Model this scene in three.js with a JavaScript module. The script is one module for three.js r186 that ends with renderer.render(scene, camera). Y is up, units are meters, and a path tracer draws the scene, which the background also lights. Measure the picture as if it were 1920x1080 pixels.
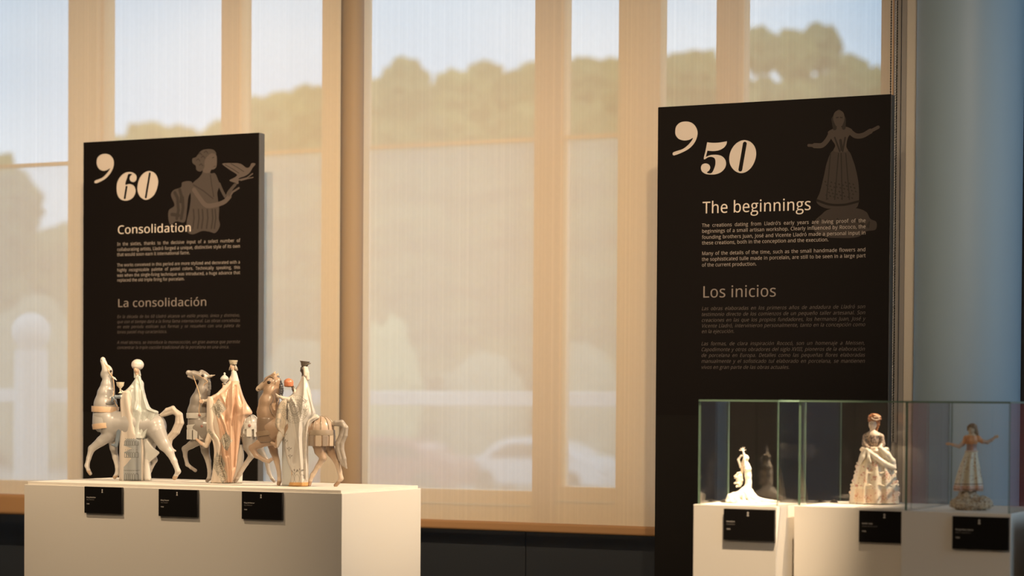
import * as THREE from 'three';
import { RoundedBoxGeometry } from 'three/addons/geometries/RoundedBoxGeometry.js';
import { mergeGeometries } from 'three/addons/utils/BufferGeometryUtils.js';
import { RectAreaLightUniformsLib } from 'three/addons/lights/RectAreaLightUniformsLib.js';
import { createNoise3D, createNoise2D } from 'simplex-noise';

RectAreaLightUniformsLib.init();
const renderer = new THREE.WebGLRenderer({ antialias: true });
renderer.toneMapping = THREE.LinearToneMapping;
renderer.toneMappingExposure = 1.08;
renderer.shadowMap.enabled = true;
const scene = new THREE.Scene();

// ---------------------------------------------------------------- camera
// 1920 x 1080 frame; the photograph is the upper part of a taller frame, hence the view offset.
const FOCAL = 4270, AXIS_Y = 843;
const camera = new THREE.PerspectiveCamera((2 * Math.atan(AXIS_Y / FOCAL) * 180) / Math.PI, 1920 / (2 * AXIS_Y), 0.1, 400);
camera.setViewOffset(1920, 2 * AXIS_Y, 0, 0, 1920, 1080);
camera.rotation.order = 'YXZ';
camera.rotation.set(-0.0228, (27.1 * Math.PI) / 180, 0.0066);
camera.position.set(3.0987, 1.25, 5.0815);
camera.focus = 6.4;
camera.userData.fStop = 3.0;
camera.updateProjectionMatrix();
camera.updateMatrixWorld(true);
const EYE = camera.position.clone();
function sight(px, py) { return new THREE.Vector3(px / 960 - 1, 1 - py / 540, 0.5).unproject(camera).sub(EYE).normalize(); }
function at(px, py, axis, value) { const d = sight(px, py); return EYE.clone().addScaledVector(d, (value - EYE[axis]) / d[axis]); }

// ---------------------------------------------------------------- seeded random and noise
let seedState = 7;
function rnd() { seedState = (seedState * 1664525 + 1013904223) >>> 0; return seedState / 4294967296; }
const noise3 = createNoise3D(rnd), noise2 = createNoise2D(rnd);

// ---------------------------------------------------------------- sky
{
  const W = 512, H = 256, data = new Float32Array(W * H * 4);
  for (let j = 0; j < H; j++) {
    const up = ((j + 0.5) / H - 0.5) * Math.PI;
    for (let i = 0; i < W; i++) {
      const a = ((i + 0.5) / W) * 2 * Math.PI, x = Math.cos(a) * Math.cos(up), y = Math.sin(up), z = Math.sin(a) * Math.cos(up);
      const n = 0.5 + 0.5 * (0.6 * noise3(x * 4, y * 12, z * 4) + 0.3 * noise3(x * 9, y * 26, z * 9) + 0.1 * noise3(x * 21, y * 50, z * 21));
      const c = THREE.MathUtils.smoothstep(n, 0.25, 0.75);
      const k = (j * W + i) * 4, air = [0.74, 1.44, 2.65], cloud = [1.14, 1.80, 2.95];
      for (let q = 0; q < 3; q++) data[k + q] = 1.0 * (air[q] + (cloud[q] - air[q]) * c);
      data[k + 3] = 1;
    }
  }
  const sky = new THREE.DataTexture(data, W, H, THREE.RGBAFormat, THREE.FloatType);
  sky.mapping = THREE.EquirectangularReflectionMapping;
  sky.magFilter = THREE.LinearFilter; sky.minFilter = THREE.LinearFilter; sky.needsUpdate = true;
  scene.background = sky;
}

// ---------------------------------------------------------------- lamps of the room (track spots on the ceiling, all outside the frame)
const WARM = new THREE.Color(1.0, 0.72, 0.44), KEY = new THREE.Color(1.0, 0.75, 0.485);
const CEILING_Y = 3.75;
const SPOTS = [
  // from, towards, intensity, cone half angle (deg), penumbra, radius of the lens (x 2 cm), what it lights
  { from: [1.10, 3.5, 2.8], to: [-2.45, 1.6, -1.4], power: 52, cone: 18, soft: 0.85, size: 3, lights: 'far end of the blinds' },
  { from: [1.45, 3.5, 2.8], to: [-1.35, 1.6, -1.4], power: 41, cone: 18, soft: 0.85, size: 3, lights: 'Consolidation panel' },
  { from: [2.00, 3.5, 2.8], to: [-0.35, 1.6, -1.4], power: 38, cone: 18, soft: 0.85, size: 3, lights: 'blind between the text panels' },
  { from: [2.45, 3.5, 2.8], to: [0.45, 1.6, -1.4], power: 26, cone: 16, soft: 0.85, size: 3, lights: 'Beginnings panel' },
  { from: [2.3, 3.5, -0.45], to: [-0.5, 1.1, -0.25], power: 54, cone: 15, soft: 0.6, size: 1.2, color: KEY, lights: 'horse figurines from the side' },
  { from: [-1.15, 3.5, 1.6], to: [-0.72, 0.98, -0.05], power: 17, cone: 14, soft: 0.9, size: 2, color: KEY, lights: 'front of the long pedestal' },
  { from: [1.75, 3.4, 1.0], to: [1.10, 0.93, 0.0], power: 44, cone: 7.4, soft: 0.6, size: 0.8, color: KEY, lights: 'reclining figurine' },
  { from: [1.95, 3.4, 0.25], to: [1.09, 1.06, -0.05], power: 75, cone: 2.9, soft: 0.4, size: 0.6, color: KEY, lights: 'reclining figurine as an added second beam' },  // extra beam added to brighten the figurine and its pedestal top
  { from: [2.7, 3.4, -0.5], to: [1.20, 1.05, -0.08], power: 62, cone: 6, soft: 0.5, size: 0.8, color: KEY, lights: 'lady figurine' },
];
// fill light panels added over the visitors' side of the room: centre x, z, width, depth
const FILL_PANELS = [[-1.2, 4.6, 2.4, 1.2], [2.6, 4.6, 2.4, 1.2]], FILL_GLOW = 2.5;

// ---------------------------------------------------------------- helpers
const taken = new Map();
function numbered(name) { const n = taken.get(name) || 0; taken.set(name, n + 1); return n ? name + '_' + String(n).padStart(3, '0') : name; }
function col(hex) { return new THREE.Color(hex); }
function lin(r, g, b) { return new THREE.Color().setRGB(r, g, b); }
function std(o) { return new THREE.MeshPhysicalMaterial(o); }
function mesh(name, geometry, material, parent) {
  const m = new THREE.Mesh(geometry, material);
  m.castShadow = m.receiveShadow = true;
  m.name = parent ? name : numbered(name);
  (parent || scene).add(m);
  return m;
}
function tag(o, label, category, group) { o.userData.label = label; o.userData.category = category; if (group) o.userData.group = group; return o; }
function thing(name, label, category, pos = [0, 0, 0], turn = 0, group) {
  const g = new THREE.Group(); g.name = numbered(name); g.position.set(...pos); g.rotation.y = turn; scene.add(g);
  return tag(g, label, category, group);
}
function structure(name, geometry, material, parent) { const m = mesh(name, geometry, material, parent); if (!parent) m.userData.kind = 'structure'; return m; }
function box(x0, x1, y0, y1, z0, z1) { return new THREE.BoxGeometry(x1 - x0, y1 - y0, z1 - z0).translate((x0 + x1) / 2, (y0 + y1) / 2, (z0 + z1) / 2); }
function rbox(x0, x1, y0, y1, z0, z1, r = 0.002, s = 2) { return new RoundedBoxGeometry(x1 - x0, y1 - y0, z1 - z0, s, r).translate((x0 + x1) / 2, (y0 + y1) / 2, (z0 + z1) / 2); }
function tube(points, r, seg = 64, radial = 8, closed = false) { return new THREE.TubeGeometry(new THREE.CatmullRomCurve3(points.map((p) => (p.isVector3 ? p : new THREE.Vector3(...p))), closed), seg, r, radial, closed); }
function texture(canvas, srgb = true) { const t = new THREE.CanvasTexture(canvas); if (srgb) t.colorSpace = THREE.SRGBColorSpace; t.anisotropy = 8; return t; }
function grey(W, H, f) {   // a grey DataTexture, f(x, y) in 0..1
  const d = new Uint8Array(W * H * 4);
  for (let j = 0; j < H; j++) for (let i = 0; i < W; i++) { const v = Math.max(0, Math.min(255, Math.round(f(i, j) * 255))), k = (j * W + i) * 4; d[k] = d[k + 1] = d[k + 2] = v; d[k + 3] = 255; }
  const t = new THREE.DataTexture(d, W, H, THREE.RGBAFormat); t.magFilter = THREE.LinearFilter; t.minFilter = THREE.LinearMipmapLinearFilter; t.generateMipmaps = true; t.wrapS = t.wrapT = THREE.RepeatWrapping; t.needsUpdate = true; return t;
}
function uvMetres(geometry, axisU = 'x', axisV = 'y', su = 1, sv = 1) {
  const p = geometry.attributes.position, uv = new Float32Array(p.count * 2), get = { x: (i) => p.getX(i), y: (i) => p.getY(i), z: (i) => p.getZ(i) };
  for (let i = 0; i < p.count; i++) { uv[2 * i] = get[axisU](i) * su; uv[2 * i + 1] = get[axisV](i) * sv; }
  geometry.setAttribute('uv', new THREE.BufferAttribute(uv, 2));
  return geometry;
}
// uv of a box in metres, face by face
function boxUv(geometry) {
  const p = geometry.attributes.position, n = geometry.attributes.normal, uv = new Float32Array(p.count * 2);
  for (let i = 0; i < p.count; i++) {
    const ax = Math.abs(n.getX(i)), ay = Math.abs(n.getY(i)), az = Math.abs(n.getZ(i));
    if (az >= ax && az >= ay) { uv[2 * i] = p.getX(i); uv[2 * i + 1] = p.getY(i); } else if (ax >= ay) { uv[2 * i] = p.getZ(i); uv[2 * i + 1] = p.getY(i); } else { uv[2 * i] = p.getX(i); uv[2 * i + 1] = p.getZ(i); }
  }
  geometry.setAttribute('uv', new THREE.BufferAttribute(uv, 2));
  return geometry;
}
// ================================================================ the room
const M = {
  wall: std({ color: lin(0.42, 0.38, 0.33), roughness: 0.9 }),
  ceiling: std({ color: lin(0.35, 0.32, 0.29), roughness: 0.95 }),
  floor: std({ color: lin(0.10, 0.085, 0.07), roughness: 0.45 }),
  darkPanel: std({ color: lin(0.020, 0.024, 0.030), roughness: 0.42 }),
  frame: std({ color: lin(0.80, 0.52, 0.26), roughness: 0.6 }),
  post: std({ color: lin(0.31, 0.215, 0.125), roughness: 0.6 }),  // dark brown painted in for the shade beside the blind edge
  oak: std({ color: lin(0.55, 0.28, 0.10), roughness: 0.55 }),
  cream: std({ color: lin(0.62, 0.58, 0.52), roughness: 0.7 }),
  greyMetal: std({ color: lin(0.33, 0.32, 0.32), roughness: 0.55 }),
  darkMetal: std({ color: lin(0.02, 0.018, 0.016), roughness: 0.5 }),
  hem: std({ color: lin(0.36, 0.20, 0.09), roughness: 0.6 }),
  pane: std({ color: 0xffffff, roughness: 0, transmission: 1, thickness: 0, ior: 1.5 }),
  hazyPane: std({ color: 0xffffff, roughness: 0.45, transmission: 1, thickness: 0, ior: 1.5 }),
  warmTintPane: std({ color: lin(1.0, 0.90, 0.76), roughness: 0, transmission: 1, thickness: 0, ior: 1.5 }),  // warm tint added to tone down the blue of the side daylight
  white: std({ color: lin(0.8, 0.8, 0.78), roughness: 0.6 }),
};
{ // fine plaster grain
  const grain = grey(256, 256, (i, j) => 0.5 + 0.5 * noise2(i * 0.21, j * 0.21) * 0.6 + 0.2 * (rnd() - 0.5));
  M.wall.bumpMap = grain; M.wall.bumpScale = 0.0004;
  M.cream.bumpMap = grain; M.cream.bumpScale = 0.0002;
}
const GLASS_Z = -1.63, FRAME_FRONT = -1.58, WALL_X0 = -4.2, WALL_X1 = 4.4, ROOM_Z1 = 7.6;
structure('floor', box(WALL_X0 - 0.2, WALL_X1 + 0.2, -0.15, 0, GLASS_Z - 0.2, ROOM_Z1 + 0.2), M.floor);
structure('ceiling', box(WALL_X0 - 0.2, WALL_X1 + 0.2, CEILING_Y, CEILING_Y + 0.15, GLASS_Z - 0.2, ROOM_Z1 + 0.2), M.ceiling);
structure('wall_left', box(WALL_X0 - 0.2, WALL_X0, 0, CEILING_Y, GLASS_Z - 0.2, ROOM_Z1), M.wall);
{ // right wall with a daylight window near the column
  const g = new THREE.Group(); g.name = 'wall_right'; g.userData.kind = 'structure'; scene.add(g);
  const [za, zb, ya, yb] = [-1.5, 1.6, 0.95, 3.4], x0 = WALL_X1, x1 = WALL_X1 + 0.2;
  mesh('wall_piece', box(x0, x1, 0, ya, GLASS_Z - 0.2, ROOM_Z1), M.wall, g); mesh('wall_piece', box(x0, x1, yb, CEILING_Y, GLASS_Z - 0.2, ROOM_Z1), M.wall, g);
  mesh('wall_piece', box(x0, x1, ya, yb, GLASS_Z - 0.2, za), M.wall, g); mesh('wall_piece', box(x0, x1, ya, yb, zb, ROOM_Z1), M.wall, g);
  const w = new THREE.Group(); w.name = 'window_10'; w.userData.kind = 'structure'; scene.add(w);
  mesh('glass_pane', box(x0 + 0.09, x0 + 0.096, ya, yb, za, zb), M.warmTintPane, w);
  mesh('window_frame', box(x0 + 0.06, x0 + 0.12, ya, yb, za, za + 0.05), M.darkMetal, w); mesh('window_frame', box(x0 + 0.06, x0 + 0.12, ya, yb, zb - 0.05, zb), M.darkMetal, w); mesh('window_frame', box(x0 + 0.06, x0 + 0.12, ya, ya + 0.05, za + 0.05, zb - 0.05), M.darkMetal, w);
}
structure('wall_front', box(WALL_X0, WALL_X1, 0, CEILING_Y, ROOM_Z1, ROOM_Z1 + 0.2), M.wall);

const xAt = (px, z, py = 400) => at(px, py, 'z', z).x;
const yAt = (px, py, z) => at(px, py, 'z', z).y;
const PANE_LOW = yAt(870, 925, FRAME_FRONT), BASE_TOP = 0.79, HEAD_Y = 3.3;
// wall below and above the windows
const wallBack = new THREE.Group(); wallBack.name = 'wall_back'; wallBack.userData.kind = 'structure'; scene.add(wallBack);
{
  const seam = xAt(985, -1.53, 1040), wide = 1.45, edges = [];
  for (let x = seam - 2 * wide; x < 1.7; x += wide) edges.push(x);
  edges.unshift(WALL_X0); edges.push(1.7);
  for (let i = 0; i + 1 < edges.length; i++) mesh('panel', rbox(edges[i] + 0.0015, edges[i + 1] - 0.0015, 0.1, 0.836, -1.555, -1.53, 0.002), M.darkPanel, wallBack);
  mesh('parapet', box(WALL_X0, WALL_X1, 0, BASE_TOP - 0.02, -1.85, -1.556), M.wall, wallBack);
  mesh('lintel', box(WALL_X0, WALL_X1, HEAD_Y, CEILING_Y, -1.85, -1.56), M.wall, wallBack);
  mesh('plinth', box(WALL_X0, 1.7, 0, 0.1, -1.556, -1.54), M.darkMetal, wallBack);
  mesh('end_wall', box(2.85, WALL_X1, BASE_TOP - 0.02, HEAD_Y, -1.85, -1.56), M.wall, wallBack);
}
// mullions: [left px, right px of the front face, right px of the side] measured at the height of the upper panes
const mullions = [[-210, -160], [128, 196], [415, 453], [604, 680], [1003, 1056], [1160, 1236], [1343, 1392], [1652, 1720]]
  .map(([a, b]) => { const x0 = xAt(a, FRAME_FRONT, 100); const x1 = xAt(b, GLASS_Z + 0.012, 100); return [x0, x1]; });
mullions.unshift([WALL_X0, WALL_X0 + 0.06]);
mullions.forEach(([x0, x1], i) => {
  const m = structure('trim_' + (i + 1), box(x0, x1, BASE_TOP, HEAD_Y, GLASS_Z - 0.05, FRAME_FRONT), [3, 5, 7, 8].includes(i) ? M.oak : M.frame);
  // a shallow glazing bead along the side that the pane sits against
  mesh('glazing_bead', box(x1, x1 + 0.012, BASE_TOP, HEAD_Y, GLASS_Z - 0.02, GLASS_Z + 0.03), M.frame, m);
});
{ // rounded post added between the blinds, its dark brown stands in for shade
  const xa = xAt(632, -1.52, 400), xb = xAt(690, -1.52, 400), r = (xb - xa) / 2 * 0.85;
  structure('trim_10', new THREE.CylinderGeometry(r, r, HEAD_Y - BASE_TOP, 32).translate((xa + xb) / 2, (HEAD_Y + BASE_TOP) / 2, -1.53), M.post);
}
for (let i = 0; i + 1 < mullions.length; i++) {
  const x0 = mullions[i][1], x1 = mullions[i + 1][0], g = new THREE.Group();
  g.name = 'window_' + (i + 1); g.userData.kind = 'structure'; scene.add(g);
  const low = PANE_LOW + (i === 5 ? 0.03 : i % 2 ? 0.0 : 0.012);
  const bar = 2.098;
  mesh('bottom_rail', rbox(x0, x1, BASE_TOP, low, GLASS_Z - 0.05, FRAME_FRONT, 0.004), M.frame, g);
  mesh('bottom_bead', rbox(x0, x1, low - 0.05, low - 0.042, FRAME_FRONT, FRAME_FRONT + 0.008, 0.002), M.cream, g);
  mesh('glazing_bar', rbox(x0, x1, bar - 0.006, bar + 0.006, GLASS_Z - 0.012, GLASS_Z + 0.02, 0.002), M.frame, g);
  mesh('glass_pane', box(x0, x1, low, bar - 0.006, GLASS_Z - 0.003, GLASS_Z + 0.003), M.hazyPane, g).userData.label = 'slightly hazy lower window pane';
  mesh('glass_pane', box(x0, x1, bar + 0.006, HEAD_Y, GLASS_Z - 0.003, GLASS_Z + 0.003), M.pane, g).userData.label = 'clear upper window pane';
}
// pier behind the column, dark door frame and the unshaded window to the right of the frame
structure('wall_pier', rbox(xAt(1696, -1.36), 1.36, 0, HEAD_Y + 0.1, -1.85, -1.36, 0.004), M.cream);
structure('trim_11', rbox(xAt(1687, -1.42), xAt(1696, -1.36) + 0.02, 0, HEAD_Y, -1.6, -1.42, 0.003), M.greyMetal);
structure('trim_12', rbox(xAt(1673, -1.452), xAt(1685.6, -1.452), 0.0, HEAD_Y, -1.6, -1.452, 0.002), M.greyMetal);
structure('trim_13', box(1.36, 1.50, 0, HEAD_Y + 0.1, -1.85, -1.50), M.darkMetal);
structure('wall_blue', box(1.50, 2.02, 0, HEAD_Y + 0.1, -1.85, -1.56), std({ color: lin(0.26, 0.31, 0.37), roughness: 0.6 }));

{
  const g = new THREE.Group(); g.name = 'window_9'; g.userData.kind = 'structure'; scene.add(g);
  mesh('glass_pane', box(2.02, 2.85, BASE_TOP, HEAD_Y, GLASS_Z - 0.003, GLASS_Z + 0.003), M.warmTintPane, g);
  mesh('window_frame', box(2.02, 2.85, BASE_TOP - 0.02, BASE_TOP + 0.05, GLASS_Z - 0.04, GLASS_Z + 0.04), M.darkMetal, g);
  mesh('window_frame', box(2.80, 2.85, BASE_TOP, HEAD_Y, GLASS_Z - 0.04, GLASS_Z + 0.04), M.darkMetal, g);
}
// round column
{
  const c = at(1816, 400, 'z', -1.16), r = 0.147;
  const m = mesh('round_column', new THREE.CylinderGeometry(r, r, CEILING_Y, 96, 1).translate(0, CEILING_Y / 2, 0), std({ color: lin(0.26, 0.36, 0.45), roughness: 0.5 }));
  m.position.set(c.x, 0, c.z);
  tag(m, 'round blue-grey column beside the window wall', 'column');
}

// ================================================================ roller blinds
const weave = grey(128, 128, (i, j) => { const u = (i / 128) * 8, v = (j / 128) * 8; const a = Math.sin(u * Math.PI * 2) * 0.5 + 0.5, b = Math.sin(v * Math.PI * 2) * 0.5 + 0.5; return ((Math.floor(u) + Math.floor(v)) % 2 ? a : b) * 0.8 + 0.1; });
const openness = grey(128, 128, (i, j) => { const u = i / 128 * 6, v = j / 128 * 6; const d = Math.sin((u + v) * Math.PI * 2) * Math.sin((u - v) * Math.PI * 2); return 0.86 + 0.14 * d; });
const threads = (() => {   // irregular vertical threads of the cloth
  const W = 2048, col = new Float32Array(W);
  for (let i = 0; i < W; i++) col[i] = 0.945 + 0.02 * noise2(i * 0.11, 1.5) + 0.012 * noise2(i * 0.63, 9.5);
  for (let k = 0; k < 90; k++) { const c = Math.floor(rnd() * W), a = 0.015 + 0.035 * rnd(), w = 1 + rnd() * 2; for (let d = -4; d <= 4; d++) { const i = (c + d + W) % W; col[i] += a * Math.exp(-(d * d) / (w * w)); } }
  return grey(W, 256, (i, j) => col[i] + 0.012 * noise2(i * 0.05, j * 0.35) + 0.01 * (rnd() - 0.5));
})();
threads.repeat.set(1 / 2.4, 1 / 2.4); threads.colorSpace = THREE.NoColorSpace;
weave.repeat.set(1 / 0.024, 1 / 0.024); openness.repeat.set(1 / 0.03, 1 / 0.03);
const BLIND = std({ color: lin(0.93, 0.83, 0.65), map: threads, roughness: 0.46, transmission: 0.52, transmissionMap: openness, thickness: 0, specularIntensity: 0.15, bumpMap: weave, bumpScale: 0.0002, side: THREE.DoubleSide });
function blind(x0, x1, z, low, hem, label, hemR) {
  const g = thing('roller_blind', label, 'blind', [0, 0, 0]);
  const f = uvMetres(new THREE.PlaneGeometry(x1 - x0, HEAD_Y + 0.1 - low, 1, 1).translate((x0 + x1) / 2, (HEAD_Y + 0.1 + low) / 2, z));
  mesh('fabric', f, BLIND, g);
  const bar = mesh('hem_bar', rbox(x0, x1, low - hem, low, z - hemR, z + hemR, Math.min(hemR, hem / 2) * 0.9, 4), M.hem, g);
  bar.userData.label = 'brown bottom bar';
  mesh('end_cap', rbox(x1, x1 + 0.004, low - hem, low, z - hemR, z + hemR, 0.0015), M.cream, g);
  mesh('roller_tube', new THREE.CylinderGeometry(0.025, 0.025, x1 - x0, 24).rotateZ(Math.PI / 2).translate((x0 + x1) / 2, HEAD_Y + 0.1, z - 0.026), M.greyMetal, g);
  return g;
}
const B1 = -1.34, B2 = -1.45;
blind(-3.6, xAt(637.5, B1, 450), B1, yAt(30, 926, B1), yAt(30, 926, B1) - yAt(30, 965, B1), 'translucent cream roller blind hanging behind the Consolidation panel', 0.016);
blind(xAt(681, B2, 450), xAt(1670, B2, 450), B2, yAt(1227, 987.6, B2), 0.031, 'translucent cream roller blind hanging behind the Beginnings panel', 0.01);
// bead chains of the blind
{
  const bead = new THREE.SphereGeometry(0.0023, 8, 6);
  const cords = [[1671.0, M.darkMetal, 'black bead chain at the edge of the blind', -1.44], [1680.2, M.white, 'white bead chain hanging on the grey channel', -1.446], [1682.2, M.darkMetal, 'black bead chain hanging on the grey channel', -1.445]];
  for (const [px, mat, label, z] of cords) {
    const p = at(px, 60, 'z', z), parts = [], end = yAt(1676, 850, z);
    for (let y = HEAD_Y; y > end; y -= 0.0078) parts.push(bead.clone().translate(p.x, y, z));
    parts.push(new THREE.CylinderGeometry(0.0007, 0.0007, HEAD_Y - end, 6).translate(p.x, (HEAD_Y + end) / 2, z));
    tag(mesh('bead_chain', mergeGeometries(parts.map((g) => g.toNonIndexed())), mat), label, 'chain');
  }
  const y0 = yAt(1676, 858, -1.445), y1 = yAt(1676, 829, -1.445), x0 = xAt(1671, -1.445, 840), x1 = xAt(1680, -1.445, 840);
  tag(mesh('chain_tensioner', rbox(x0, x1, y0, y1, -1.452, -1.43, 0.003), M.greyMetal), 'small grey chain holder screwed to the channel', 'chain holder');
}

// ================================================================ outside
{
  const grass = std({ color: lin(0.36, 0.35, 0.31), roughness: 1 }), paving = std({ color: lin(0.24, 0.22, 0.2), roughness: 1 });
  structure('terrace', box(-30, 14, -0.3, -0.12, -8, -1.85), paving);
  structure('ground', box(-160, 60, -1.6, -1.4, -160, -8), grass);
  // white balustrade
  const rz = -6.6;
  const g = thing('balustrade', 'white balustrade on the terrace outside', 'balustrade');
  const y = yAt(840, 745, rz);
  mesh('rail', rbox(-20, 8, y - 0.05, y + 0.035, rz - 0.05, rz + 0.05, 0.01), M.white, g);
  mesh('bottom_rail', rbox(-20, 8, -0.1, 0.0, rz - 0.05, rz + 0.05, 0.01), M.white, g);
  for (const x of [1003, 1160, 415, 130, -300].map((q) => at(q + 28, 760, 'z', rz).x)) mesh('post', rbox(x - 0.05, x + 0.05, -0.12, y - 0.05, rz - 0.05, rz + 0.05, 0.01), M.white, g);
  const p = at(58, 700, 'z', rz + 0.2), s = EYE.distanceTo(p) / FOCAL, top = at(58, 655, 'z', rz + 0.2).y;
  const post = thing('gate_post', 'white post with a ball finial outside the window', 'post', [p.x, -0.12, p.z]);
  mesh('shaft', new THREE.CylinderGeometry(30 * s, 32 * s, top + 0.12, 32).translate(0, (top + 0.12) / 2, 0), M.white, post);
  mesh('ball_finial', new THREE.SphereGeometry(35 * s, 32, 24).translate(0, top + 0.12 + 32 * s, 0), M.white, post);
  // trees
  const leafMat = ['#8f8b56', '#979052', '#888550', '#9c955c'].map((c) => std({ color: col(c), roughness: 1 }));
  const bark = std({ color: lin(0.05, 0.04, 0.03), roughness: 1 });
  const kinds = ['olive green tree with a rounded crown beyond the terrace', 'olive green tree with a ragged spiky crown beyond the terrace'];
  const spots = [[-60, 300, 90], [18, 332, 62], [-140, 330, 70], [120, 430, 60], [215, 262, 60], [280, 238, 55], [350, 250, 60], [410, 236, 60], [478, 200, 62], [545, 190, 60], [605, 172, 65], [700, 156, 62], [770, 128, 60], [845, 140, 66], [925, 128, 62], [1000, 124, 60], [1095, 112, 48], [1165, 120, 55], [1245, 112, 50], [1310, 108, 55], [1425, 66, 40, 1], [1480, 72, 46, 1], [1535, 62, 38, 1], [1580, 104, 50], [1640, 132, 55], [1720, 120, 70], [1810, 150, 80], [1930, 140, 80]];
  spots.forEach(([px, py, hw, spiky], i) => {
    const z = -64 - (i % 4) * 9, top = at(px, py, 'z', z), k = EYE.distanceTo(top) / FOCAL, R = hw * k * 1.4;
    const t = thing('tree', kinds[spiky ? 1 : 0], 'tree', [top.x, -1.4, z], 0, spiky ? 'spiky trees beyond the terrace' : 'rounded trees beyond the terrace');
    const H = top.y + 1.4, lumps = [];
    for (let q = 0; q < 9; q++) {
      const f = q / 8, yy = 0.35 + f * (H - R * 0.5 - 0.35), w = R * (0.62 + 0.55 * (1 - f)) * (0.9 + 0.2 * rnd());
      const geo = new THREE.IcosahedronGeometry(1, 4), pos = geo.attributes.position, ox = (rnd() - 0.5) * R * 0.9 * (1 - f * 0.8), oz = (rnd() - 0.5) * R * 0.8;
      for (let v = 0; v < pos.count; v++) {
        const x = pos.getX(v), y2 = pos.getY(v), zz = pos.getZ(v), n = 1 + 0.24 * noise3(x * 2.2 + i * 7, y2 * 2.2 + q * 3, zz * 2.2) + 0.2 * noise3(x * 5 + i, y2 * 5, zz * 5 + q) + (spiky ? 0.22 * Math.max(0, noise3(x * 5 + i, y2 * 1.4, zz * 5)) : 0);
        pos.setXYZ(v, x * w * n + ox, y2 * Math.min(w, R * 0.5 + 0.2) * (spiky ? 1.15 : 1) * n + yy, zz * w * n + oz);
      }
      geo.computeVertexNormals(); lumps.push(geo);
    }
    mesh('crown', mergeGeometries(lumps), leafMat[i % 4], t);
    mesh('trunk', new THREE.CylinderGeometry(0.09, 0.14, 1.6, 10).translate(0, 0.7, 0), bark, t);
  });
  [[-130, 400], [60, 480], [290, 330], [470, 290], [650, 240], [830, 180], [1010, 168], [1190, 160], [1370, 150], [1550, 140], [1730, 230], [1910, 240]].forEach(([px, py], i) => {
    const z = i % 2 ? -112 : -118, top = at(px, py, 'z', z), H = top.y + 1.4, t = thing('broad_tree', 'broad pale tree filling the gaps of the tree line', 'tree', [top.x, -1.4, z], 0, 'broad trees far beyond the terrace');
    const geo = new THREE.IcosahedronGeometry(1, 5), pos = geo.attributes.position;
    for (let v = 0; v < pos.count; v++) { const x = pos.getX(v), y = pos.getY(v), zz = pos.getZ(v), n = 1 + 0.1 * noise3(x * 3 + i * 5, y * 3, zz * 3) + 0.05 * noise3(x * 9, y * 9 + i, zz * 9); pos.setXYZ(v, Math.sign(x) * Math.pow(Math.abs(x), 0.6) * 150 * (EYE.distanceTo(top) / FOCAL) * n, H * 0.52 + Math.sign(y) * Math.pow(Math.abs(y), 0.6) * H * 0.46 * n, zz * 2.4 * n); }
    geo.computeVertexNormals(); mesh('crown', geo, leafMat[i % 4], t);
    mesh('trunk', new THREE.CylinderGeometry(0.12, 0.18, 1.2, 10).translate(0, 0.5, 0), bark, t);
  });
  // hedge nearer the terrace, its sunlit look put into the pale colours
  for (const [px, top, hw, z, c] of [[725, 600, 70, -56, '#c8c590'], [560, 640, 90, -57.5, '#a0a080'], [905, 660, 90, -58.3, '#a9a888'], [1090, 640, 80, -56.1, '#a3a283'], [330, 640, 110, -57.6, '#a0a080'], [60, 560, 110, -58.4, '#aaa686']]) {
    const p2 = at(px, top, 'z', z), k = EYE.distanceTo(p2) / FOCAL, geo = new THREE.IcosahedronGeometry(1, 4), pos = geo.attributes.position, H = p2.y + 1.4;
    for (let v = 0; v < pos.count; v++) { const x = pos.getX(v), y = pos.getY(v), zz = pos.getZ(v), n = 1 + 0.14 * noise3(x * 3 + px, y * 3, zz * 3); pos.setXYZ(v, x * hw * k * n, H / 2 + (y * H / 2) * n, zz * 0.9 * n); }
    geo.computeVertexNormals();
    const m = mesh('garden_bush', geo, std({ color: col(c), roughness: 1 })); m.position.set(p2.x, -1.4, z);
    tag(m, 'rounded garden bush behind the white balustrade', 'bush', 'garden bushes behind the balustrade');
  }
  // parked cars
  function car(name, px, py, z, color, label) {
    const p3 = at(px, py, 'z', z), t = thing(name, label, 'car', [p3.x, -1.4, z], 0.06);
    const paint = std({ color, roughness: 0.3, clearcoat: 0.6 }), dark = std({ color: lin(0.02, 0.02, 0.025), roughness: 0.2 }), rub = std({ color: lin(0.02, 0.02, 0.02), roughness: 0.9 });
    const s = new THREE.Shape(); s.moveTo(-2.1, 0.3); s.lineTo(-2.15, 0.7); s.quadraticCurveTo(-2.0, 0.9, -1.35, 0.95); s.quadraticCurveTo(-0.9, 1.45, -0.3, 1.47); s.quadraticCurveTo(0.9, 1.5, 1.5, 1.0); s.quadraticCurveTo(2.1, 0.95, 2.15, 0.7); s.lineTo(2.1, 0.3); s.closePath();
    mesh('body', new THREE.ExtrudeGeometry(s, { depth: 1.5, bevelEnabled: true, bevelSize: 0.08, bevelThickness: 0.1, bevelSegments: 3 }).translate(0, 0, -0.75), paint, t);
    const w = new THREE.Shape(); w.moveTo(-1.2, 0.98); w.quadraticCurveTo(-0.8, 1.36, -0.3, 1.38); w.lineTo(0.3, 1.38); w.quadraticCurveTo(0.9, 1.36, 1.3, 1.0); w.closePath();
    mesh('side_window', new THREE.ExtrudeGeometry(w, { depth: 0.02, bevelEnabled: false }).translate(0, 0, 0.845), dark, t);
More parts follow.
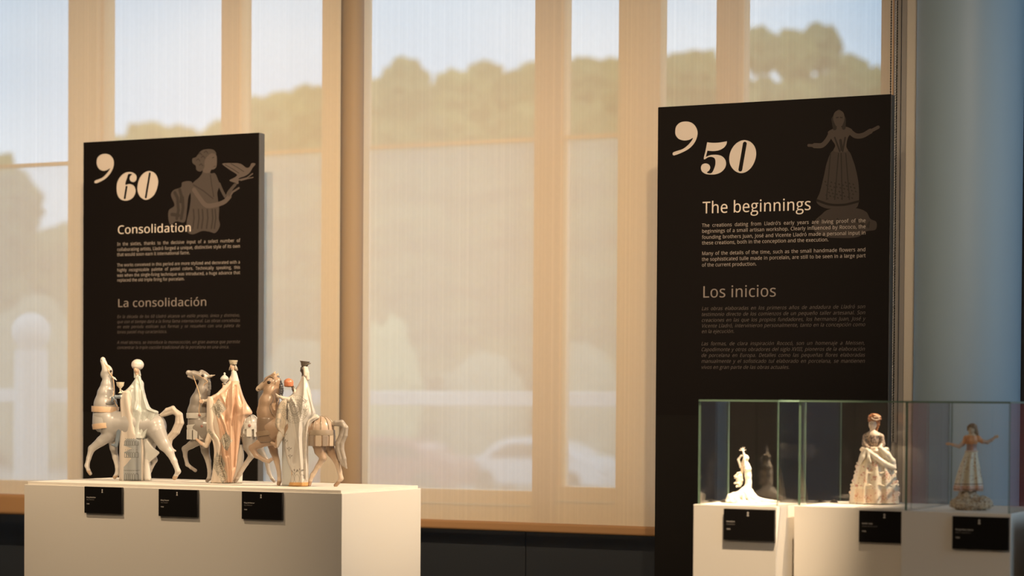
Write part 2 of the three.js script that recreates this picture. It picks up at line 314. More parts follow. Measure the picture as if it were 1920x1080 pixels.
    for (const wx of [-1.3, 1.3]) for (const wz of [-0.75, 0.75]) mesh('wheel', new THREE.CylinderGeometry(0.32, 0.32, 0.22, 24).rotateX(Math.PI / 2).translate(wx, 0.32, wz), rub, t);
    for (const lx of [-2.14, 2.14]) mesh('lamp_cover', rbox(lx - 0.05, lx + 0.05, 0.66, 0.8, 0.4, 0.8, 0.02), std({ color: lx < 0 ? lin(0.6, 0.03, 0.03) : lin(0.8, 0.8, 0.8), roughness: 0.2 }), t);
  }
  car('parked_car', 1010, 850, -52, lin(0.75, 0.77, 0.8), 'white car parked beyond the balustrade');
  car('parked_car', 740, 860, -50, lin(0.35, 0.05, 0.05), 'red car parked beyond the balustrade');
}
// ================================================================ track spotlights
{
  const black = std({ color: lin(0.02, 0.02, 0.02), roughness: 0.5 });
  for (const s of SPOTS) {
    const tint = s.color || WARM;
    const g = thing('track_spotlight', 'black track spotlight aimed at the ' + s.lights, 'lamp', s.from);
    const from = new THREE.Vector3(...s.from), to = new THREE.Vector3(...s.to), dir = to.clone().sub(from).normalize();
    const q = new THREE.Quaternion().setFromUnitVectors(new THREE.Vector3(0, -1, 0), dir);
    const can = mesh('housing', new THREE.LatheGeometry([[0.001, 0.16], [0.045, 0.16], [0.05, 0.15], [0.05, -0.0], [0.046, -0.0], [0.044, 0.02], [0.001, 0.02]].map((p) => new THREE.Vector2(p[0], p[1] + 0.03)), 32), black, g);
    can.quaternion.copy(q);
    const lens = mesh('lens_glow', new THREE.CircleGeometry(0.042, 32).rotateX(Math.PI / 2).translate(0, 0.048, 0), new THREE.MeshStandardMaterial({ color: 0, emissive: tint, emissiveIntensity: 6 }), g);
    lens.quaternion.copy(q);
    mesh('stem', new THREE.CylinderGeometry(0.008, 0.008, CEILING_Y - s.from[1] - 0.035, 12).translate(0, (CEILING_Y - s.from[1] - 0.025) / 2, 0), black, g);
    const l = new THREE.SpotLight(tint, s.power, 0, (s.cone * Math.PI) / 180, s.soft, 2);
    l.name = 'spot_beam'; l.position.copy(from).addScaledVector(dir, 0.01); l.target.position.copy(to); l.castShadow = true; l.shadow.radius = s.size; l.shadow.mapSize.set(1024, 1024);
    scene.add(l, l.target);
  }
  const rail = std({ color: lin(0.03, 0.03, 0.03), roughness: 0.5 });
  for (const [x0, x1, z, what] of [[-2.0, 2.6, 2.8, 'facing the blinds'], [1.6, 3.0, 0.25, 'above the glass cases'], [-1.6, -0.6, 1.6, 'above the long pedestal']]) tag(mesh('lighting_track', rbox(x0, x1, CEILING_Y - 0.03, CEILING_Y, z - 0.02, z + 0.02, 0.004), rail), 'black ceiling lighting track ' + what, 'track');
  for (const [x, z, w, d] of FILL_PANELS) {  // fill panels added to brighten the front faces
    const g = thing('fill_light', x < 0 ? 'added fill light panel over the blinds side' : 'added fill light panel over the glass case side', 'lamp', [x, CEILING_Y, z]);
    mesh('frame', rbox(-w / 2 - 0.03, w / 2 + 0.03, -0.03, 0, -d / 2 - 0.03, d / 2 + 0.03, 0.004), M.white, g);
    mesh('fill_diffuser_light', new THREE.PlaneGeometry(w, d).rotateX(Math.PI / 2).translate(0, -0.032, 0), new THREE.MeshStandardMaterial({ color: 0x000000, emissive: KEY, emissiveIntensity: FILL_GLOW }), g);
    const l = new THREE.RectAreaLight(KEY, FILL_GLOW, w, d); l.name = 'fill_beam'; l.position.set(x, CEILING_Y - 0.036, z); l.lookAt(x, 0, z); scene.add(l);
  }
}
// ================================================================ pedestals
const PED = std({ color: lin(0.78, 0.73, 0.66), roughness: 0.62 });
{
  const g = grey(256, 256, () => 0.5 + 0.5 * (rnd() - 0.5)); g.repeat.set(6, 6);
  PED.bumpMap = g; PED.bumpScale = 0.00015;
}
const TOP = 1.0;
const long = thing('long_pedestal', 'long cream pedestal carrying the three horse figurines', 'pedestal', [-0.523, 0, -0.212]);
mesh('body', boxUv(rbox(-0.523, 0.523, 0, TOP - 0.003, -0.21, 0.21, 0.0015)), PED, long);
mesh('top_board', boxUv(rbox(-0.516, 0.516, TOP - 0.003, TOP + 0.005, -0.205, 0.203, 0.001)), PED, long);
const FIG_Y = TOP + 0.005;

const zOfX = (px, py, x) => at(px, py, 'x', x).z;
const cases = [
  { what: 'reclining figurine', pl: 1300, pr: 1456, z: 0.078, gl: 1309.5, gr: 1458.5, back: 1366 },
  { what: 'lady figurine in the wide gown', pl: 1489, pr: 1722, z: 0.004, gl: 1497.5, gr: 1716, back: 1576 },
  { what: 'dancing girl figurine', pl: 1690, pr: 1896, z: 0.094, gl: 1697.5, gr: 1893.5, back: 1784 },
];
for (const c of cases) {
  c.x0 = xAt(c.pl, c.z, 960); c.x1 = xAt(c.pr, c.z, 960);
  c.gz = c.z - 0.006; c.gx0 = xAt(c.gl, c.gz, 850); c.gx1 = xAt(c.gr, c.gz, 850); c.gb = zOfX(c.back, 850, c.gx0);
  c.zb = c.gb - 0.008;
}
cases[1].x1 = Math.min(cases[1].x1, cases[2].x0 - 0.003);
cases[1].gx1 = Math.min(cases[1].gx1, cases[2].x0 - 0.006);
const glassFace = std({ color: 0xffffff, roughness: 0, transmission: 1, thickness: 0, ior: 1.5 });
const glassEdge = std({ color: lin(0.13, 0.20, 0.145), roughness: 0.2 });
function glassSheet(x0, x1, y0, y1, z0, z1, parent, name) {
  const dx = x1 - x0, dy = y1 - y0, dz = z1 - z0, thin = Math.min(dx, dy, dz);
  const F = glassFace, E = glassEdge, mats = thin === dx ? [F, F, E, E, E, E] : thin === dy ? [E, E, F, F, E, E] : [E, E, E, E, F, F];
  const m = new THREE.Mesh(box(x0, x1, y0, y1, z0, z1), mats);
  m.castShadow = m.receiveShadow = true; m.name = name; parent.add(m); return m;
}
const clipMat = std({ color: lin(0.03, 0.025, 0.02), roughness: 0.5 });
cases.forEach((c, i) => {
  const px = (c.x0 + c.x1) / 2, pz = (c.z + c.zb) / 2, w = (c.x1 - c.x0) / 2, d = (c.z - c.zb) / 2;
  const p = mesh('pedestal', boxUv(rbox(-w, w, 0, TOP, -d, d, 0.0015)), PED); p.position.set(px, 0, pz);
  tag(p, 'cream pedestal under the glass case of the ' + c.what, 'pedestal');
  const g = thing('glass_case', 'clear glass display case with green edges around the ' + c.what, 'display case', [px, TOP, pz]);
  const x0 = c.gx0 - px, x1 = c.gx1 - px, z1 = c.gz - pz, z0 = c.gb - pz, t = 0.0042, h = 0.2485;
  glassSheet(x0, x1, 0.0005, h - t, z1 - t, z1, g, 'front_pane');
  glassSheet(x0, x1, 0.0005, h - t, z0, z0 + t, g, 'back_pane');
  glassSheet(x0, x0 + t, 0.0005, h - t, z0 + t, z1 - t, g, 'side_pane');
  glassSheet(x1 - t, x1, 0.0005, h - t, z0 + t, z1 - t, g, 'side_pane');
  glassSheet(x0, x1, h - t, h, z0, z1, g, 'top_pane');
  const q = at([1337, 1538, 1735][i], 941, 'y', TOP + 0.001);
  const s = new THREE.Shape(); s.moveTo(-0.009, 0); s.lineTo(-0.001, 0.0065); s.lineTo(0.003, 0.006); s.lineTo(0.009, 0.0); s.closePath();
  const k = mesh('corner_clip', new THREE.ExtrudeGeometry(s, { depth: 0.008, bevelEnabled: true, bevelSize: 0.0008, bevelThickness: 0.0008, bevelSegments: 1 }).translate(0, 0.0008, -0.004), clipMat);
  k.position.set(Math.max(q.x, c.gx0 + 0.02), TOP, THREE.MathUtils.clamp(q.z, c.gb + 0.02, c.gz - 0.02));
  tag(k, 'tiny dark clip on the pedestal top near the ' + c.what, 'clip');
});

{ // unseen block added right of the frame to shade the last pedestal
  const c = cases[2], p = mesh('shade_block', boxUv(rbox(-0.14, 0.14, 0, TOP, -0.16, 0.16, 0.0015)), std({ color: lin(0.05, 0.042, 0.035), roughness: 0.6 }));
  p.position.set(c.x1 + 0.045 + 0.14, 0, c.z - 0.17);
  tag(p, 'unseen dark block added to shade the pedestal of the dancing girl', 'pedestal');
}
// ================================================================ printed plates
function plate(px, py, z, lines, label) {   // px, py: upper left corner
  const W = 0.1275, H = 0.0735, c = document.createElement('canvas'); c.width = 816; c.height = 470;
  const x = c.getContext('2d'); x.fillStyle = '#100d0c'; x.fillRect(0, 0, 816, 470);
  x.fillStyle = '#c9c2ba'; x.beginPath(); x.ellipse(392, 52, 15, 17, 0, 0, 7); x.fill();
  x.beginPath(); x.moveTo(374, 102); x.quadraticCurveTo(380, 68, 392, 66); x.quadraticCurveTo(404, 68, 410, 102); x.closePath(); x.fill();
  x.fillStyle = '#100d0c'; x.fillRect(382, 66, 20, 4);
  x.fillStyle = '#c9c2ba'; x.font = 'bold 31px sans-serif'; x.fillText(lines[0], 44, 200);
  x.fillStyle = '#8d867f'; x.font = 'italic 31px sans-serif'; x.fillText(lines[1], 44, 241);
  x.fillStyle = '#c9c2ba'; x.font = 'bold 30px sans-serif'; x.fillText(lines[2], 44, 318);
  const p = at(px, py, 'z', z + 0.009), g = thing('caption_plate', label, 'label', [p.x + W / 2, p.y - H / 2, z]);
  mesh('board', rbox(-W / 2, W / 2, -H / 2, H / 2, 0.0004, 0.0085, 0.0006, 1), std({ color: lin(0.011, 0.009, 0.008), roughness: 0.5 }), g);
  mesh('printed_face', new THREE.PlaneGeometry(W - 0.0012, H - 0.0012).translate(0, 0, 0.0088), std({ map: texture(c), roughness: 0.6, specularIntensity: 0.3 }), g).userData.label = 'black printed face with small pale lettering';
}
plate(158, 912, -0.002, ['King Melchior', 'Rey Melchor', '1968'], 'black caption plate below the king in the turban');
plate(297, 917, -0.002, ['King Gaspar', 'Rey Gaspar', '1968'], 'black caption plate below the king in the peach robe');
plate(453, 921.5, -0.002, ['King Balthasar', 'Rey Baltasar', '1968'], 'black caption plate below the king in the lace robe');
plate(1356.5, 953.5, 0.078, ['Hawaiian', 'Hawaiana', '1956'], 'black caption plate below the reclining figurine');
plate(1610.5, 957, 0.004, ['Noble Lady', 'Dama de la corte', '1956'], 'black caption plate below the lady in the wide gown');
plate(1785.5, 967.5, 0.094, ['Neapolitan dance', 'Baile napolitano', '1956'], 'black caption plate below the dancing girl');

// ================================================================ text panels
const PANEL_Z = -1.05;
function spline(points, closed = true, n = 8) {
  const c = new THREE.CatmullRomCurve3(points.map((p) => new THREE.Vector3(p[0], p[1], 0)), closed, 'centripetal');
  return c.getPoints(points.length * n).map((v) => [v.x, v.y]);
}
function textPanel(spec) {
  const x0 = xAt(spec.left, PANEL_Z, 220), x1 = xAt(spec.right, PANEL_Z, 220), top = (yAt(spec.left, spec.topL, PANEL_Z) + yAt(spec.right, spec.topR, PANEL_Z)) / 2;
  const W = x1 - x0, printH = 0.9, cw = 1500, ch = Math.round((cw * printH) / W), cv = document.createElement('canvas'); cv.width = cw; cv.height = ch;
  const c = cv.getContext('2d'); c.fillStyle = '#130f0e'; c.fillRect(0, 0, cw, ch);
  const map = (px, py) => { const p = at(px, py, 'z', PANEL_Z); return [((p.x - x0) / W) * cw, ((top - p.y) / printH) * ch]; };
  const poly = (pts, fill) => { c.beginPath(); pts.forEach(([a, b], i) => { const [u, v] = map(a, b); i ? c.lineTo(u, v) : c.moveTo(u, v); }); c.closePath(); c.fillStyle = fill; c.fill(); };
  const stroke = (pts, w, style) => { c.strokeStyle = style; c.lineWidth = w; c.lineCap = c.lineJoin = 'round'; c.beginPath(); pts.forEach(([a, b], i) => { const [u, v] = map(a, b); i ? c.lineTo(u, v) : c.moveTo(u, v); }); c.stroke(); };
  const mPerPx = W / cw;
  spec.draw({ c, map, poly, stroke, unit: 0.00161 / mPerPx });
  const title = (text, px, py, px2, cap, fill, weight = '') => {
    const [u, v] = map(px, py), u2 = map(px2, py)[0], em = (cap * 0.00161) / mPerPx / 0.714;
    c.font = weight + ' ' + em + 'px sans-serif'; c.fillStyle = fill;
    const w = c.measureText(text).width; c.save(); c.translate(u, v); c.scale((u2 - u) / w, 1); c.fillText(text, 0, 0); c.restore();
  };
  const para = (lines, px, pys, px2, fill, style = '') => {
    const u2w = map(px2, pys[0])[0] - map(px, pys[0])[0];
    c.font = style + ' 100px sans-serif';
    let em = 100; lines.slice(0, -1).forEach((l) => { em = Math.min(em, (u2w / c.measureText(l).width) * 100); }); em *= 0.985;
    em = Math.min(em, spec.em); c.font = style + ' ' + em + 'px sans-serif'; c.fillStyle = fill;
    lines.forEach((l, i) => {
      const [u, v] = map(px, pys[i]), words = l.split(' '), last = i === lines.length - 1, gap = last ? c.measureText(' ').width : (u2w - words.reduce((s, w) => s + c.measureText(w).width, 0)) / (words.length - 1);
      let uu = u; for (const w of words) { c.fillText(w, uu, v); uu += c.measureText(w).width + gap; }
    });
  };
  spec.text(title, para);
  const g = thing('text_panel', spec.label, 'panel', [(x0 + x1) / 2, 0, PANEL_Z]);
  const core = std({ color: lin(0.009, 0.0075, 0.0065), roughness: 0.6, specularIntensity: 0.25 });
  mesh('board', rbox(-W / 2, W / 2, 0.012, top, -0.034, -0.0008, 0.002), core, g);
  mesh('printed_face', new THREE.PlaneGeometry(W - 0.002, printH - 0.002).translate(0, top - printH / 2, 0), std({ map: texture(cv), roughness: 0.65, specularIntensity: 0.25 }), g).userData.label = spec.faceLabel;
  mesh('edge_strip', rbox(W / 2, W / 2 + 0.0015, 0.012, top - 0.001, -0.033, -0.003, 0.0006), std({ color: lin(0.10, 0.095, 0.09), roughness: 0.4 }), g).userData.label = 'grey edge of the board';
  mesh('foot', rbox(-W / 2 + 0.03, W / 2 - 0.03, 0, 0.012, -0.2, 0.12, 0.003), core, g);
}
const NUM = '#c8beb6', TITLE = '#ded3c8', BODY = '#aaa098', TITLE2 = '#8e847e', BODY2 = '#635b57', FIG = '#4d4643', FIG2 = '#3a3532', FIGL = '#5d5450';
textPanel({
  left: 156.2, right: 485, topL: 266.4, topR: 249, em: 60,
  label: 'tall black panel headed 60 Consolidation behind the horse figurines', faceLabel: 'print with the number 60, two texts and a grey figure with a dove',
  draw({ c, map, poly, stroke, unit }) {
    const z = (x, y) => [150 + x / 7.71, 260 + y / 7.71], Z = (pts) => pts.map((p) => z(...p));
    const f = (x, y) => [300 + x / 5.4, 250 + y / 5.4], Fg = (pts) => pts.map((p) => f(...p));
    // figure with a bird
    poly(Fg(spline([[225, 495], [320, 488], [330, 550], [290, 640], [275, 760], [245, 900], [165, 890], [105, 925], [88, 780], [145, 730], [110, 620], [135, 575], [215, 540]])), FIG);
    for (const [a, b, d, e] of [[150, 600, 180, 700], [200, 570, 210, 690], [180, 700, 170, 860], [230, 650, 215, 860], [120, 820, 190, 830]]) stroke(Fg([[a, b], [(a + d) / 2 + 12, (b + e) / 2], [d, e]]), 7 * unit, FIG2);
    poly(Fg(spline([[330, 505], [400, 440], [428, 400], [440, 345], [500, 370], [515, 402], [555, 400], [588, 465], [605, 520], [582, 600], [588, 660], [600, 760], [597, 860], [608, 935], [560, 1008], [500, 995], [430, 988], [330, 1022], [280, 1000], [270, 900], [300, 760], [312, 640], [310, 560]])), FIG);
    for (const x of [340, 390, 430, 480, 530, 560]) stroke(Fg([[x, 770], [x + 6, 860], [x - 8, 960]]), 3.2 * unit, FIG2);
    stroke(Fg([[340, 520], [440, 580], [540, 660]]), 2 * unit, FIG2); stroke(Fg([[512, 420], [525, 520], [545, 640]]), 2 * unit, FIG2);
    stroke(Fg(spline([[600, 510], [635, 590], [668, 640], [700, 590], [760, 520]], false)), 6.5 * unit, FIG);
    stroke(Fg(spline([[345, 570], [400, 650], [470, 728], [560, 724], [655, 690], [705, 640]], false)), 9.5 * unit, FIGL);
    stroke(Fg([[705, 640], [740, 590], [800, 552]]), 4 * unit, FIGL); stroke(Fg([[700, 630], [735, 560], [775, 510]]), 3.4 * unit, FIG);
    poly(Fg(spline([[470, 200], [520, 170], [570, 215], [578, 270], [570, 340], [545, 362], [520, 368], [505, 395], [440, 390], [450, 300]])), FIGL);
    poly(Fg(spline([[375, 225], [420, 172], [480, 156], [545, 165], [572, 205], [520, 200], [470, 245], [452, 285], [450, 345], [410, 385], [370, 368], [362, 325], [330, 298], [330, 252], [365, 238]])), FIG);
    for (const [a, b] of [[390, 210], [370, 270], [400, 320], [420, 240], [450, 190]]) stroke(Fg([[a, b], [a + 18, b - 14], [a + 34, b + 6]]), 2 * unit, FIG2);
    stroke(Fg([[532, 246], [546, 240]]), 1.6 * unit, FIG2); stroke(Fg([[545, 335], [565, 330]]), 1.2 * unit, FIG2);
    poly(Fg(spline([[632, 306], [740, 298], [820, 306], [880, 346], [908, 338], [930, 300], [970, 306], [942, 345], [905, 402], [860, 432], [800, 456], [795, 510], [765, 500], [705, 475], [760, 442], [782, 420], [740, 388], [690, 355]])), FIGL);
    stroke(Fg([[660, 315], [740, 360], [800, 400]]), 1.4 * unit, FIG2); stroke(Fg([[720, 305], [790, 345], [850, 385]]), 1.4 * unit, FIG2);
    stroke(Fg([[800, 470], [880, 450], [940, 406]]), 2.6 * unit, FIGL); stroke(Fg([[820, 475], [890, 455], [944, 444]]), 2.2 * unit, FIGL);
    // numerals
    poly(Z(spline([[237, 338], [250, 275], [295, 230], [365, 214], [430, 232], [474, 285], [488, 350], [470, 435], [420, 520], [345, 590], [215, 642], [208, 612], [320, 560], [400, 480], [432, 425], [390, 450], [335, 462], [280, 440], [248, 395]])), NUM);
    poly(Z(spline([[527, 715], [535, 640], [568, 565], [625, 505], [695, 479], [760, 486], [806, 520], [817, 565], [800, 610], [765, 626], [728, 608], [716, 575], [728, 535], [752, 512], [700, 508], [678, 565], [655, 662], [715, 652], [775, 677], [803, 740], [790, 808], [750, 862], [680, 892], [610, 886], [560, 850], [535, 790]])), NUM);
    stroke(Z([[671, 695], [645, 856]]), 4.6 * unit, '#130f0e');
    poly(Z(spline([[1005, 464], [1085, 500], [1128, 590], [1118, 700], [1070, 810], [1000, 868], [945, 882], [875, 845], [832, 760], [835, 650], [872, 550], [935, 485]])), NUM);
    stroke(Z([[1008, 500], [950, 845]]), 4.6 * unit, '#130f0e');
  },
  text(title, para) {
    title('Consolidation', 219.5, 438.5, 359.5, 17, TITLE);
    para(['In the sixties, thanks to the decisive input of a select number of', 'collaborating artists, Lladró forged a unique, distinctive style of its own', 'that would soon earn it international fame.'], 219.3, [460.8, 471, 480.6], 450.6, BODY);
    para(['The works conceived in this period are more stylized and decorated with a', 'highly recognizable palette of pastel colors. Technically speaking, this', 'was when the single-firing technique was introduced, a huge advance that', 'replaced the old triple firing for porcelain.'], 219.3, [499.8, 509.4, 519, 528.4], 450.6, BODY);
    title('La consolidación', 219.3, 576, 388.6, 16.5, TITLE2);
    para(['En la década de los 60 Lladró alcanza un estilo propio, único y distintivo,', 'que con el tiempo dará a la firma fama internacional. Las obras concebidas', 'en este periodo estilizan sus formas y se resuelven con una paleta de', 'tonos pastel muy característica.'], 219, [596.6, 606, 615.6, 625.4], 450.2, BODY2, 'italic');
    para(['A nivel técnico, se introduce la monococción, un gran avance que permite', 'concentrar la triple cocción tradicional de la porcelana en una única.'], 219, [645.3, 654.6], 450.2, BODY2, 'italic');
  },
});
textPanel({
  left: 1233.3, right: 1669.8, topL: 203, topR: 174, em: 60,
  label: 'tall black panel headed 50 The beginnings behind the glass cases', faceLabel: 'print with the number 50, two texts and a dim grey dancing figure',
  draw({ c, map, poly, stroke, unit }) {
    const z = (x, y) => [1250 + x / 8.306, 210 + y / 8.306], Z = (pts) => pts.map((p) => z(...p));
    const f = (x, y) => [1500 + x / 4, 190 + y / 4], Fg = (pts) => pts.map((p) => f(...p));
    const A = '#3b3532', B = '#2c2826', L = '#453e3a';
    poly(Fg(spline([[210, 812], [420, 800], [500, 830], [530, 880], [575, 905], [570, 960], [500, 975], [440, 1015], [300, 1025], [170, 1010], [105, 965], [110, 900], [160, 850]])), A);
    for (let k = 0; k < 9; k++) stroke(Fg([[150 + k * 44, 880 + (k % 3) * 30], [170 + k * 44, 905 + (k % 2) * 40], [195 + k * 40, 890 + (k % 3) * 28]]), 3 * unit, B);
    poly(Fg(spline([[250, 366], [360, 366], [400, 440], [430, 550], [443, 640], [440, 770], [420, 800], [300, 802], [190, 800], [125, 755], [150, 680], [180, 560], [205, 450]])), A);
    stroke(Fg(spline([[130, 742], [220, 772], [330, 775], [440, 750]], false)), 4 * unit, '#211d1b');
    for (const [a, b] of [[290, 262], [310, 318], [345, 372], [230, 200]]) stroke(Fg([[a, 390], [(a + b) / 2, 560], [b, 735]]), 2.2 * unit, B);
    for (let k = 0; k < 40; k++) { const a = 190 + ((k * 67) % 230), b = 600 + ((k * 41) % 130); stroke(Fg([[a, b], [a + 4, b + 3]]), 2.4 * unit, B); }
    poly(Fg(spline([[210, 230], [245, 205], [280, 190], [310, 190], [355, 190], [395, 215], [362, 270], [350, 340], [362, 370], [252, 370], [265, 330], [242, 290]])), L);
    stroke(Fg(spline([[232, 240], [205, 290], [165, 328], [110, 330]], false)), 9 * unit, L); stroke(Fg([[110, 330], [66, 328]]), 5 * unit, L);
    stroke(Fg(spline([[372, 222], [420, 256], [470, 254], [530, 222]], false)), 9 * unit, L); stroke(Fg([[530, 222], [588, 192]]), 6 * unit, L);
    stroke(Fg([[262, 200], [250, 130], [292, 72], [332, 130], [330, 196]]), 7 * unit, B);
    poly(Fg(spline([[250, 125], [262, 80], [293, 64], [325, 80], [336, 125], [325, 165], [308, 190], [280, 190], [262, 165]])), L);
    stroke(Fg([[305, 290], [315, 360]]), 5 * unit, B); stroke(Fg([[262, 270], [300, 372]]), 3 * unit, B); stroke(Fg([[340, 270], [322, 372]]), 3 * unit, B);
    stroke(Fg([[275, 120], [288, 118]]), 2 * unit, B); stroke(Fg([[304, 118], [317, 120]]), 2 * unit, B);
    const N = '#c8beb6', K = '#130f0e';
    poly(Z(spline([[128, 300], [145, 220], [205, 160], [300, 142], [390, 165], [450, 225], [478, 310], [462, 410], [405, 510], [310, 590], [95, 670], [92, 632], [260, 565], [365, 470], [405, 402], [350, 428], [270, 440], [185, 415], [138, 360]])), N);
    poly(Z([[628, 466], ...spline([[628, 466], [700, 475], [790, 474], [870, 463], [938, 450]], false), ...spline([[938, 450], [930, 495], [890, 550], [820, 590], [740, 605], [632, 600]], false), [607, 695], ...spline([[607, 695], [680, 668], [770, 662], [850, 680], [905, 730], [924, 800], [905, 870], [850, 930], [770, 965], [680, 972], [600, 960], [545, 920], [530, 865], [550, 815], [605, 797], [655, 815], [676, 860], [660, 905], [625, 940], [690, 950], [735, 880], [757, 790], [745, 720], [700, 697], [650, 700], [580, 735], [575, 720], [600, 610]], false)]), N);
    poly(Z(spline([[1218, 434], [1310, 465], [1375, 545], [1394, 645], [1370, 765], [1310, 870], [1225, 935], [1140, 948], [1050, 905], [985, 810], [973, 700], [1005, 585], [1070, 495], [1140, 448]])), N);
    stroke(Z([[1216, 490], [1146, 892]]), 7.2 * unit, K);
  },
  text(title, para) {
    title('The beginnings', 1316.6, 400, 1521.5, 21, TITLE);
    para(['The creations dating from Lladró’s early years are living proof of the', 'beginnings of a small artisan workshop. Clearly influenced by Rococo, the', 'founding brothers Juan, José and Vicente Lladró made a personal input in', 'these creations, both in the conception and the execution.'], 1315.6, [426, 437, 448.3, 459], 1623.8, BODY);
    para(['Many of the details of the time, such as the small handmade flowers and', 'the sophisticated tulle made in porcelain, are still to be seen in a large part', 'of the current production.'], 1315.4, [478.5, 489.6, 500], 1623.6, BODY);
    title('Los inicios', 1315.4, 558.4, 1456, 20.5, TITLE2);
    para(['Las obras elaboradas en los primeros años de andadura de Lladró son', 'testimonio directo de los comienzos de un pequeño taller artesanal. Son', 'creaciones en las que los propios fundadores, los hermanos Juan, José y', 'Vicente Lladró, intervinieron personalmente, tanto en la concepción como', 'en la ejecución.'], 1314.6, [582, 593, 604, 614.6, 625], 1622.6, BODY2, 'italic');
    para(['Las formas, de clara inspiración Rococó, son un homenaje a Meissen,', 'Capodimonte y otros obradores del siglo XVIII, pioneros de la elaboración', 'de porcelana en Europa. Detalles como las pequeñas flores elaboradas', 'manualmente y el sofisticado tul elaborado en porcelana, se mantienen', 'vivos en gran parte de las obras actuales.'], 1314, [648, 659, 670, 681, 692], 1622, BODY2, 'italic');
  },
});
// maroon banner that the side pane of the last case mirrors
{
  const c = document.createElement('canvas'); c.width = 256; c.height = 1024; const x = c.getContext('2d');
  x.fillStyle = '#a04c58'; x.fillRect(0, 0, 256, 1024);
  x.strokeStyle = '#d9c9c6'; x.lineWidth = 8; x.beginPath(); x.arc(90, 640, 42, 0, 7); x.stroke();
  const g = thing('maroon_banner', 'maroon standing banner seen only as a reflection in the last glass case', 'banner', [2.02, 0, -1.15]);
  mesh('sheet', rbox(-0.15, 0.15, 0.02, 2.0, -0.006, 0.006, 0.002), std({ color: col('#a04c58'), roughness: 0.7 }), g);
  mesh('printed_face', new THREE.PlaneGeometry(0.296, 1.97).translate(0, 1.01, 0.0068), std({ map: texture(c), roughness: 0.7 }), g);
  mesh('foot', rbox(-0.16, 0.16, 0, 0.02, -0.14, 0.14, 0.005), M.greyMetal, g);
}
// ================================================================ modelling tools for the porcelain
// A frame stands at a figurine's base; its plane is turned by turn (degrees) from the window wall. Outlines are read in units of an enlarged detail.
function frame(px, py, yBase, turnDeg, ox, oy, scale) {
  const O = at(px, py, 'y', yBase), f = (turnDeg * Math.PI) / 180, u = new THREE.Vector3(Math.cos(f), 0, -Math.sin(f)), n = new THREE.Vector3(Math.sin(f), 0, Math.cos(f));
  const unit = O.clone().sub(EYE).dot(camera.getWorldDirection(new THREE.Vector3())) / FOCAL / scale;
  const P = (x, y, dn = 0) => {
    const d = sight(ox + x / scale, oy + y / scale), k = (dn * unit + O.clone().sub(EYE).dot(n)) / d.dot(n), p = EYE.clone().addScaledVector(d, k).sub(O);
    return new THREE.Vector3(p.dot(u), p.y, dn * unit);
  };
  const bx = (px - ox) * scale, by = (py - oy) * scale, p0 = P(bx, by), p1 = P(bx + 100, by), p2 = P(bx, by - 100);
  const m = new THREE.Matrix3().set(p1.x - p0.x, p2.x - p0.x, 0, p1.y - p0.y, p2.y - p0.y, 0, 0, 0, 1).invert().elements;
  const toDetail = (x, y) => { const a = x - p0.x, b = y - p0.y; return [bx + 100 * (m[0] * a + m[3] * b), by - 100 * (m[1] * a + m[4] * b)]; };
  return { O, f, P, unit, toDetail };
}
const V = (a) => (a.isVector3 ? a : new THREE.Vector3(...a));
function cap(F, x1, y1, r1, x2, y2, r2, d1 = 0, d2 = d1, k = 12) { return { a: F.P(x1, y1, d1), b: F.P(x2, y2, d2), ra: r1 * F.unit, rb: r2 * F.unit, k: k * F.unit }; }
function chain(F, pts, k = 12) { const out = []; for (let i = 0; i + 1 < pts.length; i++) { const [x1, y1, r1, d1 = 0] = pts[i], [x2, y2, r2, d2 = 0] = pts[i + 1]; out.push(cap(F, x1, y1, r1, x2, y2, r2, d1, d2, k)); } return out; }
function ell(F, x, y, rx, ry, rz, dn = 0, k = 12, rot = 0) { return { c: F.P(x, y, dn), r: [rx * F.unit, ry * F.unit, rz * F.unit], rot, k: k * F.unit }; }
function cut(p) { p.cut = true; return p; }
